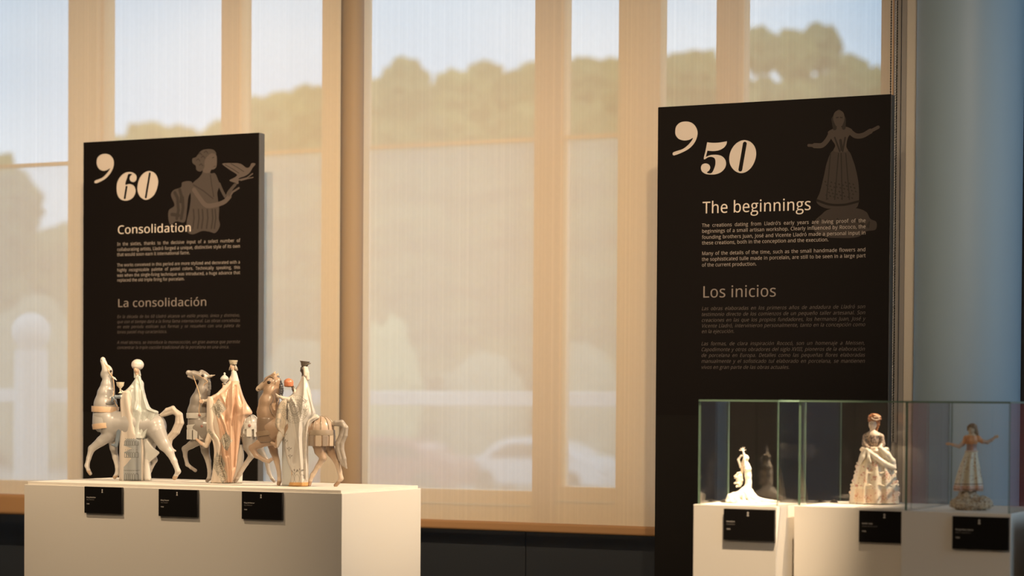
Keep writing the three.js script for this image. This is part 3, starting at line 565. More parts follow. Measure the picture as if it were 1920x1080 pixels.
// blends all shapes into one skin: distance field on a grid, meshed with surface nets
function skin(prims, cell, wobble) {
  const lo = new THREE.Vector3(1e9, 1e9, 1e9), hi = new THREE.Vector3(-1e9, -1e9, -1e9), boxes = [];
  for (const p of prims) {
    const b = new THREE.Box3();
    if (p.c) { const R = Math.max(...p.r); b.set(p.c.clone().subScalar(R), p.c.clone().addScalar(R)); } else { b.setFromPoints([p.a.clone().subScalar(p.ra), p.a.clone().addScalar(p.ra), p.b.clone().subScalar(p.rb), p.b.clone().addScalar(p.rb)]); }
    boxes.push(b); if (!p.cut) { lo.min(b.min); hi.max(b.max); }
  }
  lo.subScalar(cell * 3); hi.addScalar(cell * 3);
  const nx = Math.ceil((hi.x - lo.x) / cell), ny = Math.ceil((hi.y - lo.y) / cell), nz = Math.ceil((hi.z - lo.z) / cell), g = new Float32Array(nx * ny * nz).fill(0.05);
  prims.forEach((p, q) => {
    const m = p.k * 1.2 + cell * 4, b = boxes[q], i0 = Math.max(0, Math.floor((b.min.x - m - lo.x) / cell)), i1 = Math.min(nx - 1, Math.ceil((b.max.x + m - lo.x) / cell)), j0 = Math.max(0, Math.floor((b.min.y - m - lo.y) / cell)), j1 = Math.min(ny - 1, Math.ceil((b.max.y + m - lo.y) / cell)), k0 = Math.max(0, Math.floor((b.min.z - m - lo.z) / cell)), k1 = Math.min(nz - 1, Math.ceil((b.max.z + m - lo.z) / cell));
    let ax, ay, az, dx, dy, dz, dd, cs, sn;
    if (!p.c) { ax = p.a.x; ay = p.a.y; az = p.a.z; dx = p.b.x - ax; dy = p.b.y - ay; dz = p.b.z - az; dd = dx * dx + dy * dy + dz * dz || 1e-12; } else { cs = Math.cos(p.rot); sn = Math.sin(p.rot); }
    for (let k = k0; k <= k1; k++) for (let j = j0; j <= j1; j++) for (let i = i0; i <= i1; i++) {
      const x = lo.x + i * cell, y = lo.y + j * cell, z = lo.z + k * cell;
      let d;
      if (p.c) {
        const ex = x - p.c.x, ey = y - p.c.y, qx = (ex * cs + ey * sn) / p.r[0], qy = (-ex * sn + ey * cs) / p.r[1], qz = (z - p.c.z) / p.r[2], l0 = Math.hypot(qx, qy, qz), l1 = Math.hypot(qx / p.r[0], qy / p.r[1], qz / p.r[2]) || 1e-9;
        d = (l0 * (l0 - 1)) / l1;
        if (l0 < 1e-6) d = -Math.min(...p.r);
      } else {
        const ex = x - ax, ey = y - ay, ez = z - az; let t = (ex * dx + ey * dy + ez * dz) / dd; t = t < 0 ? 0 : t > 1 ? 1 : t;
        d = Math.hypot(ex - t * dx, ey - t * dy, ez - t * dz) - (p.ra + (p.rb - p.ra) * t);
      }
      const at3 = (k * ny + j) * nx + i, o = g[at3];
      if (p.cut) { const h = Math.max(p.k - Math.abs(-d - o), 0) / p.k; g[at3] = Math.max(o, -d) + h * h * p.k * 0.25; } else { const h = Math.max(p.k - Math.abs(d - o), 0) / p.k; g[at3] = Math.min(o, d) - h * h * p.k * 0.25; }
    }
  });
  if (wobble) for (let k = 0; k < nz; k++) for (let j = 0; j < ny; j++) for (let i = 0; i < nx; i++) { const q = (k * ny + j) * nx + i; if (Math.abs(g[q]) < cell * 6) g[q] += wobble(lo.x + i * cell, lo.y + j * cell, lo.z + k * cell); }
  const index = new Int32Array(nx * ny * nz).fill(-1), pos = [], nor = [], idx = [], G = (i, j, k) => g[(k * ny + j) * nx + i];
  for (let k = 0; k < nz - 1; k++) for (let j = 0; j < ny - 1; j++) for (let i = 0; i < nx - 1; i++) {
    let mask = 0; const v = [];
    for (let c = 0; c < 8; c++) { const s = G(i + (c & 1), j + ((c >> 1) & 1), k + (c >> 2)); v.push(s); if (s < 0) mask |= 1 << c; }
    if (mask === 0 || mask === 255) continue;
    let sx = 0, sy = 0, sz = 0, n = 0;
    for (let a = 0; a < 8; a++) for (const bit of [1, 2, 4]) { if (a & bit) continue; const b = a | bit; if ((v[a] < 0) === (v[b] < 0)) continue; const t = v[a] / (v[a] - v[b]); sx += (a & 1) + (bit === 1 ? t : 0); sy += ((a >> 1) & 1) + (bit === 2 ? t : 0); sz += (a >> 2) + (bit === 4 ? t : 0); n++; }
    sx /= n; sy /= n; sz /= n;
    index[(k * ny + j) * nx + i] = pos.length / 3;
    pos.push(lo.x + (i + sx) * cell, lo.y + (j + sy) * cell, lo.z + (k + sz) * cell);
    const L = (a, b, t) => a + (b - a) * t;
    const gx = L(L(v[1] - v[0], v[3] - v[2], sy), L(v[5] - v[4], v[7] - v[6], sy), sz), gy = L(L(v[2] - v[0], v[3] - v[1], sx), L(v[6] - v[4], v[7] - v[5], sx), sz), gz = L(L(v[4] - v[0], v[5] - v[1], sx), L(v[6] - v[2], v[7] - v[3], sx), sy), l = Math.hypot(gx, gy, gz) || 1;
    nor.push(gx / l, gy / l, gz / l);
  }
  const I = (i, j, k) => index[(k * ny + j) * nx + i];
  const quad = (a, b, c, d, flip) => { if (a < 0 || b < 0 || c < 0 || d < 0) return; flip ? idx.push(a, c, b, a, d, c) : idx.push(a, b, c, a, c, d); };
  for (let k = 1; k < nz - 1; k++) for (let j = 1; j < ny - 1; j++) for (let i = 1; i < nx - 1; i++) {
    const s = G(i, j, k) < 0;
    if (s !== G(i + 1, j, k) < 0) quad(I(i, j - 1, k - 1), I(i, j, k - 1), I(i, j, k), I(i, j - 1, k), !s);
    if (s !== G(i, j + 1, k) < 0) quad(I(i - 1, j, k - 1), I(i - 1, j, k), I(i, j, k), I(i, j, k - 1), !s);
    if (s !== G(i, j, k + 1) < 0) quad(I(i - 1, j - 1, k), I(i, j - 1, k), I(i, j, k), I(i - 1, j, k), !s);
  }
  const geo = new THREE.BufferGeometry();
  geo.setAttribute('position', new THREE.Float32BufferAttribute(pos, 3));
  geo.setIndex(idx); geo.computeVertexNormals();
  // soften the computed normals with those of the field
  const nn = geo.attributes.normal; for (let i = 0; i < nn.count; i++) { const x = nn.getX(i) + nor[3 * i], y = nn.getY(i) + nor[3 * i + 1], z = nn.getZ(i) + nor[3 * i + 2], l = Math.hypot(x, y, z) || 1; nn.setXYZ(i, x / l, y / l, z / l); }
  return geo;
}
function paint(geo, F, fn) {   // vertex colours from the place on the figurine; fn(detail x, detail y, local point) -> [r, g, b] linear
  const p = geo.attributes.position, c = new Float32Array(p.count * 3), v = new THREE.Vector3();
  for (let i = 0; i < p.count; i++) { v.fromBufferAttribute(p, i); const [x, y] = F.toDetail(v.x, v.y), r = fn(x, y, v); c[3 * i] = r[0]; c[3 * i + 1] = r[1]; c[3 * i + 2] = r[2]; }
  geo.setAttribute('color', new THREE.BufferAttribute(c, 3)); return geo;
}
function planarUv(geo, F, W, H) {   // lays the painted decoration flat onto the figurine, in the figurine's own plane
  const p = geo.attributes.position, uv = new Float32Array(p.count * 2);
  for (let i = 0; i < p.count; i++) { const [x, y] = F.toDetail(p.getX(i), p.getY(i)); uv[2 * i] = x / W; uv[2 * i + 1] = 1 - y / H; }
  geo.setAttribute('uv', new THREE.BufferAttribute(uv, 2)); return geo;
}
// cloth: cross sections between a left and a right outline; rows of [y, left, right, middle depth, half depth]
function drape(F, rows, { folds = 0, amp = 0, twist = 0, seg = 96, steps = 56, phase = 0, sharp = 1, hem = 0, ridges = [] } = {}) {
  const near = (pts, x, y) => { let best = 1e9, part = 0; for (let i = 0; i + 1 < pts.length; i++) { const [ax, ay] = pts[i], [bx, by] = pts[i + 1], dx = bx - ax, dy = by - ay, t = THREE.MathUtils.clamp(((x - ax) * dx + (y - ay) * dy) / (dx * dx + dy * dy), 0, 1), d = Math.hypot(x - ax - t * dx, y - ay - t * dy); if (d < best) { best = d; part = (i + t) / (pts.length - 1); } } return [best, part]; };
  const cv = (q) => new THREE.CatmullRomCurve3(rows.map((r, i) => new THREE.Vector3(r[q[0]], r[q[1]], r[q[2]])), false, 'centripetal');
  const A = cv([0, 1, 2]).getPoints(steps), B = rows.map((r) => [r[0], r[3], r[4]]), pos = [], idx = [];
  const lerpB = (y) => { let i = 0; while (i < B.length - 2 && y > B[i + 1][0]) i++; const t = THREE.MathUtils.clamp((y - B[i][0]) / (B[i + 1][0] - B[i][0] || 1), 0, 1); return [B[i][1] + (B[i + 1][1] - B[i][1]) * t, B[i][2] + (B[i + 1][2] - B[i][2]) * t]; };
  A.forEach((v, s) => {
    const [dn, dep] = lerpB(v.x), grow = amp * THREE.MathUtils.smoothstep(s / steps, 0.02, 0.45);
    for (let q = 0; q < seg; q++) {
      const a = (q / seg) * 2 * Math.PI, c = Math.cos(a), sn = Math.sin(a), w = Math.sin(folds * a + phase + twist * (s / steps)), ridge = sharp > 1 ? Math.sign(w) * Math.pow(Math.abs(w), 1 / sharp) : w;
      const x = (v.y + v.z) / 2 + ((v.z - v.y) / 2) * Math.sign(c) * Math.pow(Math.abs(c), 0.9), k = dn + dep * Math.sign(sn) * Math.pow(Math.abs(sn), 0.85) * (1 + grow * ridge) + dep * grow * 0.35 * ridge * Math.abs(sn);
      let lift = 0; if (sn > 0) for (const [pts, w, h] of ridges) { const [d, part] = near(pts, x, v.x); lift += h * Math.exp(-(d * d) / (w * w)) * Math.min(1, 0.35 + 4 * part * (1.15 - part)) * Math.min(1, sn * 2); }
      const yy = v.x + (hem && s === A.length - 1 ? hem * Math.sin(folds * a + 1) : 0), p = F.P(x, yy, k + lift);
      pos.push(p.x, p.y, p.z);
    }
  });
  const n = A.length;
  for (let s = 0; s < n - 1; s++) for (let q = 0; q < seg; q++) { const a = s * seg + q, b = s * seg + ((q + 1) % seg), c = a + seg, d = b + seg; idx.push(a, b, d, a, d, c); }
  for (const [s, flip] of [[0, false], [n - 1, true]]) { let x = 0, y = 0, z = 0; for (let q = 0; q < seg; q++) { const o = (s * seg + q) * 3; x += pos[o]; y += pos[o + 1]; z += pos[o + 2]; } const ci = pos.length / 3; pos.push(x / seg, y / seg, z / seg); for (let q = 0; q < seg; q++) { const a = s * seg + q, b = s * seg + ((q + 1) % seg); flip ? idx.push(ci, a, b) : idx.push(ci, b, a); } }
  const g = new THREE.BufferGeometry(); g.setAttribute('position', new THREE.Float32BufferAttribute(pos, 3)); g.setIndex(idx); g.computeVertexNormals(); return g;
}
// ring or turned piece about the upright: profile of [radius, y] in detail units about (x, dn)
function turned(F, x, yRef, dn, profile, { seg = 64, tilt = 0, squash = 1 } = {}) {
  const g = new THREE.LatheGeometry(profile.map(([r, y]) => new THREE.Vector2(Math.max(r, 0.01) * F.unit, -(y - yRef) * F.unit)), seg);
  g.scale(1, 1, squash); if (tilt) g.rotateZ(tilt); const p = F.P(x, yRef, dn); g.translate(p.x, p.y, p.z); return g;
}
function cord(F, pts, r, seg = 80) { return tube(pts.map(([x, y, d = 0]) => F.P(x, y, d)), r * F.unit, seg, 8); }
function blob(F, x, y, dn, rx, ry, rz) { const g = new THREE.SphereGeometry(1, 24, 18).scale(rx * F.unit, ry * F.unit, rz * F.unit), p = F.P(x, y, dn); return g.translate(p.x, p.y, p.z); }
function glaze(o) { return std({ roughness: 0.4, clearcoat: 0.3, clearcoatRoughness: 0.18, ...o }); }
const PORCELAIN = { vertex: glaze({ color: 0xffffff, vertexColors: true }), gold: glaze({ color: lin(0.56, 0.40, 0.27) }), dark: glaze({ color: lin(0.05, 0.045, 0.04) }), eye: glaze({ color: lin(0.03, 0.02, 0.015) }), blue: glaze({ color: lin(0.20, 0.25, 0.30) }), ivory: glaze({ color: lin(0.60, 0.58, 0.55) }), skin: glaze({ color: lin(0.66, 0.46, 0.33) }), grey: glaze({ color: lin(0.15, 0.145, 0.14) }), rein: glaze({ color: lin(0.62, 0.40, 0.22) }), terracotta: glaze({ color: lin(0.55, 0.20, 0.10) }) };
const mix3 = (a, b, t) => [a[0] + (b[0] - a[0]) * t, a[1] + (b[1] - a[1]) * t, a[2] + (b[2] - a[2]) * t];
const sstep = THREE.MathUtils.smoothstep;
function motifs(W, H, base, draw) { const c = document.createElement('canvas'); c.width = W; c.height = H; const x = c.getContext('2d'); x.fillStyle = base; x.fillRect(0, 0, W, H); draw(x); const t = texture(c); return glaze({ map: t }); }
function speckle(x, box, n, style, r0 = 1, r1 = 3) { x.fillStyle = style; for (let k = 0; k < n; k++) { x.beginPath(); x.arc(box[0] + rnd() * (box[2] - box[0]), box[1] + rnd() * (box[3] - box[1]), r0 + rnd() * (r1 - r0), 0, 7); x.fill(); } }
function rosette(x, cx, cy, r, style, w = 3) { x.strokeStyle = style; x.lineWidth = w; for (const k of [1, 0.66, 0.36]) { x.beginPath(); x.arc(cx, cy, r * k, 0, 7); x.stroke(); } for (let a = 0; a < 12; a++) { const t = (a * Math.PI) / 6; x.beginPath(); x.moveTo(cx + Math.cos(t) * r * 0.36, cy + Math.sin(t) * r * 0.36); x.lineTo(cx + Math.cos(t) * r, cy + Math.sin(t) * r); x.stroke(); x.beginPath(); x.arc(cx + Math.cos(t + 0.26) * r * 0.82, cy + Math.sin(t + 0.26) * r * 0.82, r * 0.09, 0, 7); x.stroke(); } }
function sprig(x, cx, cy, s, style) { x.strokeStyle = style; x.fillStyle = style; x.lineWidth = 2.5; for (const a of [-0.6, 0, 0.6]) { const ex = cx + Math.sin(a) * s * 0.8, ey = cy - Math.cos(a) * s; x.beginPath(); x.moveTo(cx, cy); x.quadraticCurveTo(cx, cy - s * 0.5, ex, ey); x.stroke(); x.beginPath(); x.ellipse(ex, ey, s * 0.13, s * 0.2, a, 0, 7); x.fill(); } }
// ================================================================ three kings on horseback
function horseColours(base, shade, hoofY, hoof) { return (x, y) => (y > hoofY ? hoof : mix3(base, shade, 0)); }
const GROUP_K = 'porcelain kings on horseback';
// ---------------------------------------------------------------- king in the turban
{
  const F = frame(262, 901, FIG_Y, 13, 140, 650, 4), g = thing('horseman_figurine', 'porcelain king in a round turban and pale robe riding a grey horse with raised head', 'figurine', F.O.toArray(), F.f, GROUP_K);
  const prims = [
    ...chain(F, [[212, 96, 19], [222, 130, 21], [238, 185, 33]], 10), ell(F, 255, 180, 30, 45, 26, 0, 10, 0.35), ell(F, 222, 205, 28, 38, 26, 0, 10, -0.2), ell(F, 206, 112, 13, 12, 17, 0, 6),
    ...chain(F, [[246, 225, 32], [242, 290, 44], [236, 350, 64], [232, 430, 86], [236, 520, 94]], 14), cap(F, 236, 520, 95, 275, 600, 88, 0, 0, 20),
    ...chain(F, [[270, 580, 92], [440, 580, 98], [590, 590, 84]], 24), ell(F, 612, 598, 76, 96, 80, 0, 24, 0.2),
    // near fore leg, lifted
    ...chain(F, [[262, 660, 52, 30], [200, 708, 37, 38], [128, 765, 26, 38], [106, 835, 17, 38], [92, 893, 17, 38], [104, 930, 14, 38], [117, 952, 14, 38]], 10),
    // far fore leg
    ...chain(F, [[285, 670, 45, -30], [292, 760, 28, -34], [306, 830, 22, -34], [322, 905, 17, -34], [318, 955, 16, -34], [300, 978, 15, -34]], 10),
    // near hind leg
    ...chain(F, [[620, 640, 68, 26], [672, 735, 46, 30], [712, 790, 31, 30], [746, 858, 22, 30], [776, 936, 19, 30], [757, 972, 14, 30], [748, 986, 16, 30]], 12),
    // far hind leg
    ...chain(F, [[600, 650, 66, -30], [560, 750, 40, -36], [600, 850, 20, -36], [560, 930, 17, -36], [545, 985, 17, -36]], 12),
  ];
  const coat = [0.36, 0.345, 0.33], hoof = [0.42, 0.30, 0.20], pale = [0.52, 0.49, 0.45];
  const horse = mesh('horse', paint(skin(prims, 0.0016), F, (x, y) => (y > 968 || (x < 135 && y > 925) ? hoof : mix3(coat, pale, Math.max(sstep(y, 640, 900), sstep(-y, -240, -110))))), PORCELAIN.vertex, g);
  const tail = [];
  for (const [o, d, r] of [[0, 0, 21], [-12, 16, 15], [13, 12, 15], [0, -18, 15], [-20, -4, 12]]) tail.push(...chain(F, [[640, 522, 12, 0], [690, 492 + o, r, d], [738, 476 + o * 0.9, r + 3, d], [784 + o * 0.6, 512, r + 4, d], [788 + o, 572, r + 4, d], [758 + o, 640, r + 4, d], [706 + o, 694, r + 2, d], [700 + o, 738, r, d], [735, 774, 9, d * 0.5], [754, 782, 5, 0]], 5));
  mesh('tail', paint(skin(tail, 0.0014), F, () => [0.48, 0.42, 0.36]), PORCELAIN.vertex, horse);
  mesh('mane', skin([...chain(F, [[288, 250, 9, 0], [286, 320, 16, 0], [280, 350, 22, 4], [286, 400, 16, 0], [300, 440, 14, 0]], 6), ...chain(F, [[270, 330, 14, 12], [272, 380, 8, 16]], 6), ell(F, 262, 428, 44, 20, 62, 20, 6)], 0.0014), PORCELAIN.grey, horse);
  for (const d of [-13, 13]) mesh('ear', skin(chain(F, [[284, 228, 7, d], [298, 238, 8, d * 1.4], [315, 252, 2.5, d * 1.6]], 4), 0.0009), PORCELAIN.ivory, horse);
  mesh('eye', blob(F, 272, 184, 24, 8, 10, 8), PORCELAIN.eye, horse);
  mesh('nostril', blob(F, 204, 104, 15, 5, 6, 5), PORCELAIN.dark, horse);
  mesh('breast_cover', turned(F, 234, 530, 0, [[88, 470], [96, 490], [99, 530], [100, 570], [98, 600], [60, 640]]), glaze({ color: lin(0.42, 0.41, 0.40) }), g);
  mesh('breast_band', turned(F, 230, 470, 0, [[96, 448], [104, 448], [103, 490], [98, 492], [96, 448]], { tilt: -0.03 }), PORCELAIN.gold, g);
  mesh('breast_band', turned(F, 238, 592, 0, [[98, 572], [106, 574], [104, 612], [98, 614], [98, 572]], { tilt: 0.1 }), PORCELAIN.gold, g);
  mesh('rein', mergeGeometries([cord(F, [[222, 118, 20], [240, 150, 24], [262, 200, 30], [282, 225, 22], [296, 300, 24], [292, 390, 44], [322, 450, 60]], 2.6), cord(F, [[238, 140, 22], [270, 178, 26], [282, 222, 22]], 2.2)]), PORCELAIN.rein, g);
  // the rider: one body with head, arms and hands
  const body = [
    ell(F, 463, 172, 19, 25, 22, 20, 6), ell(F, 459, 176, 5, 8, 6, 41, 4), ...chain(F, [[468, 185, 15, 4], [470, 225, 14, 2], [480, 280, 36, 8], [478, 380, 55, 10], [470, 500, 62, 8]], 12), ...chain(F, [[463, 186, 9, 20], [460, 206, 5, 22]], 6),
    ...chain(F, [[448, 300, 24, 20], [395, 366, 20, 52], [345, 376, 15, 70], [308, 376, 13, 76], [290, 384, 10, 76]], 6), ...[[276, 380, 266, 396], [278, 386, 268, 406], [284, 390, 274, 412], [290, 392, 284, 412]].map(([a, b, c, d], i) => cap(F, a, b, 4.5, c, d, 3.2, 74 + i * 4, 80 + i * 3, 3)), cap(F, 286, 378, 5, 300, 398, 3.4, 88, 90, 3), cap(F, 292, 384, 9, 278, 384, 6, 78, 78, 4),
    ...chain(F, [[430, 310, 22, 46], [390, 345, 14, 64], [362, 342, 9, 66]], 6), ...[[360, 336, 338, 334], [360, 341, 336, 341], [360, 346, 338, 348], [358, 350, 342, 354]].map(([a, b, c, d], i) => cap(F, a, b, 4, c, d, 3, 66 + i, 74, 3)), cap(F, 362, 338, 4.5, 352, 326, 3, 66, 72, 3),
    ...chain(F, [[400, 540, 40, 40], [345, 600, 26, 62], [322, 700, 16, 66], [312, 742, 13, 66], [282, 736, 9, 66]], 8),
  ];
  const rider = mesh('rider', paint(skin(body, 0.0012), F, (x, y) => (y < 215 && x > 430 ? [0.58, 0.40, 0.28] : x < 304 && y < 450 ? [0.66, 0.45, 0.31] : x < 366 && y < 356 ? [0.66, 0.47, 0.34] : x < 380 ? [0.17, 0.21, 0.25] : [0.5, 0.5, 0.46])), PORCELAIN.vertex, g);
  for (const dx of [-7, 6]) mesh('eye', blob(F, 461 + dx, 167, 39, 2.6, 2.2, 3), PORCELAIN.eye, rider);
  mesh('beard', skin([...chain(F, [[463, 184, 9, 20], [460, 208, 4, 22]], 4), ...chain(F, [[448, 175, 5, 8], [452, 230, 8, 6]], 4), ...chain(F, [[484, 175, 6, 2], [490, 215, 8, 4]], 4)], 0.001), glaze({ color: lin(0.34, 0.36, 0.35) }), rider);
  mesh('turban', skin([ell(F, 472, 136, 47, 42, 45, 0, 8), ell(F, 466, 150, 30, 14, 30, 14, 10)], 0.0013, (x, y, z) => 0.00012 * Math.sin((y + x * 0.6) * 1500)), glaze({ color: lin(0.55, 0.51, 0.47) }), g);
  const robeMat = motifs(1040, 1080, '#b9bdb8', (x) => { x.strokeStyle = '#a4a8a4'; x.lineWidth = 2; for (let k = 0; k < 16; k++) { x.beginPath(); x.moveTo(430 + k * 6, 240 + k * 3); x.quadraticCurveTo(440 + k * 8, 420, 380 + k * 14, 660); x.stroke(); } speckle(x, [400, 420, 560, 560], 120, '#a2a5a0', 1, 2.4); });
  mesh('robe', planarUv(drape(F, [[220, 462, 494, 2, 18], [245, 450, 501, 4, 26], [300, 410, 514, 10, 44], [335, 376, 524, 14, 52], [400, 362, 544, 18, 58], [460, 366, 572, 18, 66], [488, 370, 628, 12, 74], [515, 372, 622, 8, 78], [560, 374, 600, 8, 80], [620, 376, 566, 10, 82], [690, 380, 530, 12, 84]], { folds: 7, amp: 0.06, twist: 2.2, phase: 0.7, seg: 160, steps: 90, ridges: [[[[482, 228], [520, 390], [545, 470], [612, 492]], 9, 13], [[[500, 290], [508, 480], [484, 640]], 8, -12], [[[455, 250], [462, 400], [425, 560], [420, 680]], 10, 14], [[[430, 290], [400, 400], [398, 600]], 9, 10], [[[600, 500], [545, 620], [525, 680]], 7, 10], [[[560, 500], [530, 590], [505, 670]], 7, -9]] }), F, 1040, 1080), robeMat, g);
  const panelMat = motifs(1040, 1080, '#c2b8ad', (x) => {
    x.fillStyle = '#96999a'; x.fillRect(400, 690, 130, 330); x.fillStyle = '#c2b8ad'; x.beginPath(); x.moveTo(330, 690); x.lineTo(420, 690); x.lineTo(400, 740); x.lineTo(475, 760); x.lineTo(400, 790); x.lineTo(470, 835); x.lineTo(400, 900); x.lineTo(400, 1080); x.lineTo(330, 1080); x.fill();
    x.strokeStyle = '#6f7270'; x.lineWidth = 4; x.fillStyle = '#7d807c';
    for (const [y, h] of [[738, 44], [828, 50], [1000, 66]]) for (let k = 0; k < 6; k++) { const xx = 408 + k * 18; x.beginPath(); x.moveTo(xx, y); x.lineTo(xx, y - h * 0.6); x.quadraticCurveTo(xx + 7, y - h, xx + 14, y - h * 0.6); x.lineTo(xx + 14, y); x.closePath(); x.stroke(); x.beginPath(); x.arc(xx + 7, y - h - 6, 3, 0, 7); x.fill(); }
    x.beginPath(); x.moveTo(400, 1004); x.lineTo(520, 1004); x.moveTo(400, 925); x.lineTo(520, 925); x.stroke();
  });
  mesh('front_cloth', planarUv(drape(F, [[330, 372, 412, 58, 18], [345, 362, 420, 62, 24], [390, 342, 432, 62, 28], [500, 344, 462, 58, 34], [620, 342, 492, 54, 42], [700, 336, 514, 52, 48], [850, 334, 516, 50, 50], [1005, 333, 515, 48, 52]], { folds: 5, amp: 0.2, twist: 0.8, sharp: 1.6 }), F, 1040, 1080), panelMat, g);
  mesh('support', drape(F, [[690, 505, 540, 4, 40], [800, 505, 560, 4, 44], [880, 505, 570, 4, 46], [1005, 505, 575, 4, 50]], { steps: 20 }), PORCELAIN.ivory, g);
  mesh('robe_corner', drape(F, [[690, 500, 545, 30, 26], [760, 505, 596, 34, 22], [795, 508, 636, 36, 16], [815, 508, 622, 36, 14], [860, 508, 572, 34, 12], [895, 505, 535, 32, 8]], { folds: 4, amp: 0.15 }), glaze({ color: lin(0.50, 0.50, 0.48) }), g);
  mesh('chalice', turned(F, 342, 300, 72, [[2, 352], [16, 350], [14, 346], [5, 338], [4, 326], [9, 322], [4, 318], [14, 306], [26, 292], [29, 270], [32, 266], [29, 266], [26, 272], [20, 292], [1, 300]]), glaze({ color: lin(0.62, 0.55, 0.42) }), g);
}
// ---------------------------------------------------------------- king in the peach robe
{
  const F = frame(425, 906, FIG_Y, 13, 330, 660, 4.153), g = thing('horseman_figurine', 'porcelain king in a draped peach robe and tall crown riding a taupe horse', 'figurine', F.O.toArray(), F.f, GROUP_K);
  const prims = [
    ...chain(F, [[96, 163, 19], [140, 172, 26], [195, 190, 37]], 10), ell(F, 212, 186, 44, 38, 28, 0, 10, -0.2), ell(F, 98, 156, 17, 14, 18, 0, 6), cut(cap(F, 84, 178, 5, 120, 188, 5, -40, -40, 4)), cut(cap(F, 84, 178, 5, 120, 188, 5, 40, 40, 4)), ...chain(F, [[98, 190, 10], [150, 206, 16]], 6), cap(F, 200, 160, 22, 250, 190, 18, 0, 0, 8),
    ...chain(F, [[224, 222, 38], [206, 300, 50], [182, 380, 68], [168, 470, 78], [178, 580, 84], [205, 640, 82]], 16),
    ...chain(F, [[200, 590, 88], [350, 600, 92], [520, 590, 86]], 24), ell(F, 572, 590, 72, 96, 78, 0, 24),
    ...chain(F, [[180, 680, 46, 30], [120, 722, 30, 36], [70, 754, 24, 36], [72, 812, 15, 36], [88, 876, 15, 36], [118, 900, 12, 36], [150, 922, 14, 36]], 9),
    ...chain(F, [[220, 680, 46, -26], [228, 770, 32, -32], [252, 850, 21, -32], [262, 930, 16, -32], [258, 985, 16, -32], [242, 1002, 14, -32]], 9),
    ...chain(F, [[560, 650, 60, 26], [560, 740, 36, 32], [590, 806, 23, 32], [545, 870, 18, 32], [496, 948, 18, 32], [475, 985, 14, 32], [462, 1006, 15, 32]], 10),
    ...chain(F, [[590, 650, 58, -30], [650, 760, 34, -40], [706, 848, 20, -44], [724, 940, 15, -44], [748, 985, 13, -44], [764, 1004, 13, -44]], 10),
  ];
  const coat = [0.23, 0.205, 0.18], hoof = [0.24, 0.20, 0.165], pale = [0.38, 0.34, 0.30];
  const horse = mesh('horse', paint(skin(prims, 0.0016), F, (x, y) => (y > 985 || (x > 130 && x < 175 && y > 880 && y < 945) ? hoof : mix3(coat, pale, Math.max(sstep(y, 720, 920), sstep(-x, -170, -80) * (y < 260 ? 1 : 0))))), PORCELAIN.vertex, g);
  for (const d of [-14, 14]) mesh('ear', skin(chain(F, [[252, 196, 8, d], [272, 188, 10, d * 1.3], [302, 180, 2.5, d * 1.4]], 4), 0.0009), glaze({ color: lin(0.40, 0.35, 0.29) }), horse);
  mesh('eye', blob(F, 208, 183, 36, 12, 11, 8), PORCELAIN.eye, horse);
  mesh('mane', skin([...chain(F, [[256, 215, 12, 0], [258, 270, 15, 0], [250, 330, 16, 0]], 6), ...chain(F, [[264, 235, 8, 8], [266, 290, 8, 6]], 4)], 0.0014), PORCELAIN.grey, horse);
  mesh('tail', skin([...chain(F, [[630, 560, 14, -10], [668, 590, 20, -30], [676, 680, 22, -40], [664, 760, 14, -40], [676, 810, 6, -40]], 6), ...chain(F, [[630, 560, 10, 0], [660, 610, 16, -14], [662, 700, 16, -24], [650, 770, 8, -30]], 6)], 0.0016), glaze({ color: lin(0.40, 0.34, 0.28) }), horse);
  const white = glaze({ color: lin(0.52, 0.50, 0.46) });
  mesh('breast_band', turned(F, 168, 495, 0, [[80, 474], [87, 475], [86, 516], [80, 516], [80, 474]]), white, g);
  mesh('breast_band', turned(F, 176, 582, 0, [[84, 560], [91, 562], [90, 606], [84, 606], [84, 560]], { tilt: 0.12 }), white, g);
  for (let k = 0; k < 7; k++) { const a = -2.7 + k * 0.52, p = [176 + Math.cos(a) * 88 * -1, 640]; const geo = rbox(-0.0065, 0.0065, -0.014, 0.014, -0.0012, 0.0012, 0.0008), c = F.P(176, 642 + Math.cos(a) * 0, 0); const m = mesh('tab', geo, white, g); m.position.set(c.x - Math.sin(a + 1.57) * 0 + Math.cos(a) * 88 * F.unit * -1, c.y, c.z - Math.sin(a) * 88 * F.unit); m.rotation.y = Math.atan2(m.position.x - c.x, m.position.z - c.z); }
  for (const [x, y, d] of [[112, 492, 60], [182, 492, 86], [122, 588, 62], [200, 578, 88]]) mesh('stud', blob(F, x, y, d, 11, 11, 5), glaze({ color: lin(0.30, 0.14, 0.11) }), g);
  mesh('rump_cover', turned(F, 574, 570, 0, [[1, 486], [34, 494], [58, 516], [72, 546], [78, 600], [76, 604]]), glaze({ color: lin(0.36, 0.345, 0.32) }), g);
  for (let k = 0; k < 8; k++) { const a = (k / 8) * 2 * Math.PI + 0.2, pts = [[3, 486], [35, 493], [59, 515], [73, 546], [79, 585]].map(([r, y]) => { const c = F.P(574, y, 0); return [c.x + Math.cos(a) * r * F.unit, c.y, c.z + Math.sin(a) * r * F.unit]; }); mesh('rib', tube(pts, 3 * F.unit, 24, 6), white, g); }
  mesh('rump_band', turned(F, 574, 575, 0, [[76, 552], [83, 552], [83, 600], [76, 600], [76, 552]]), white, g);
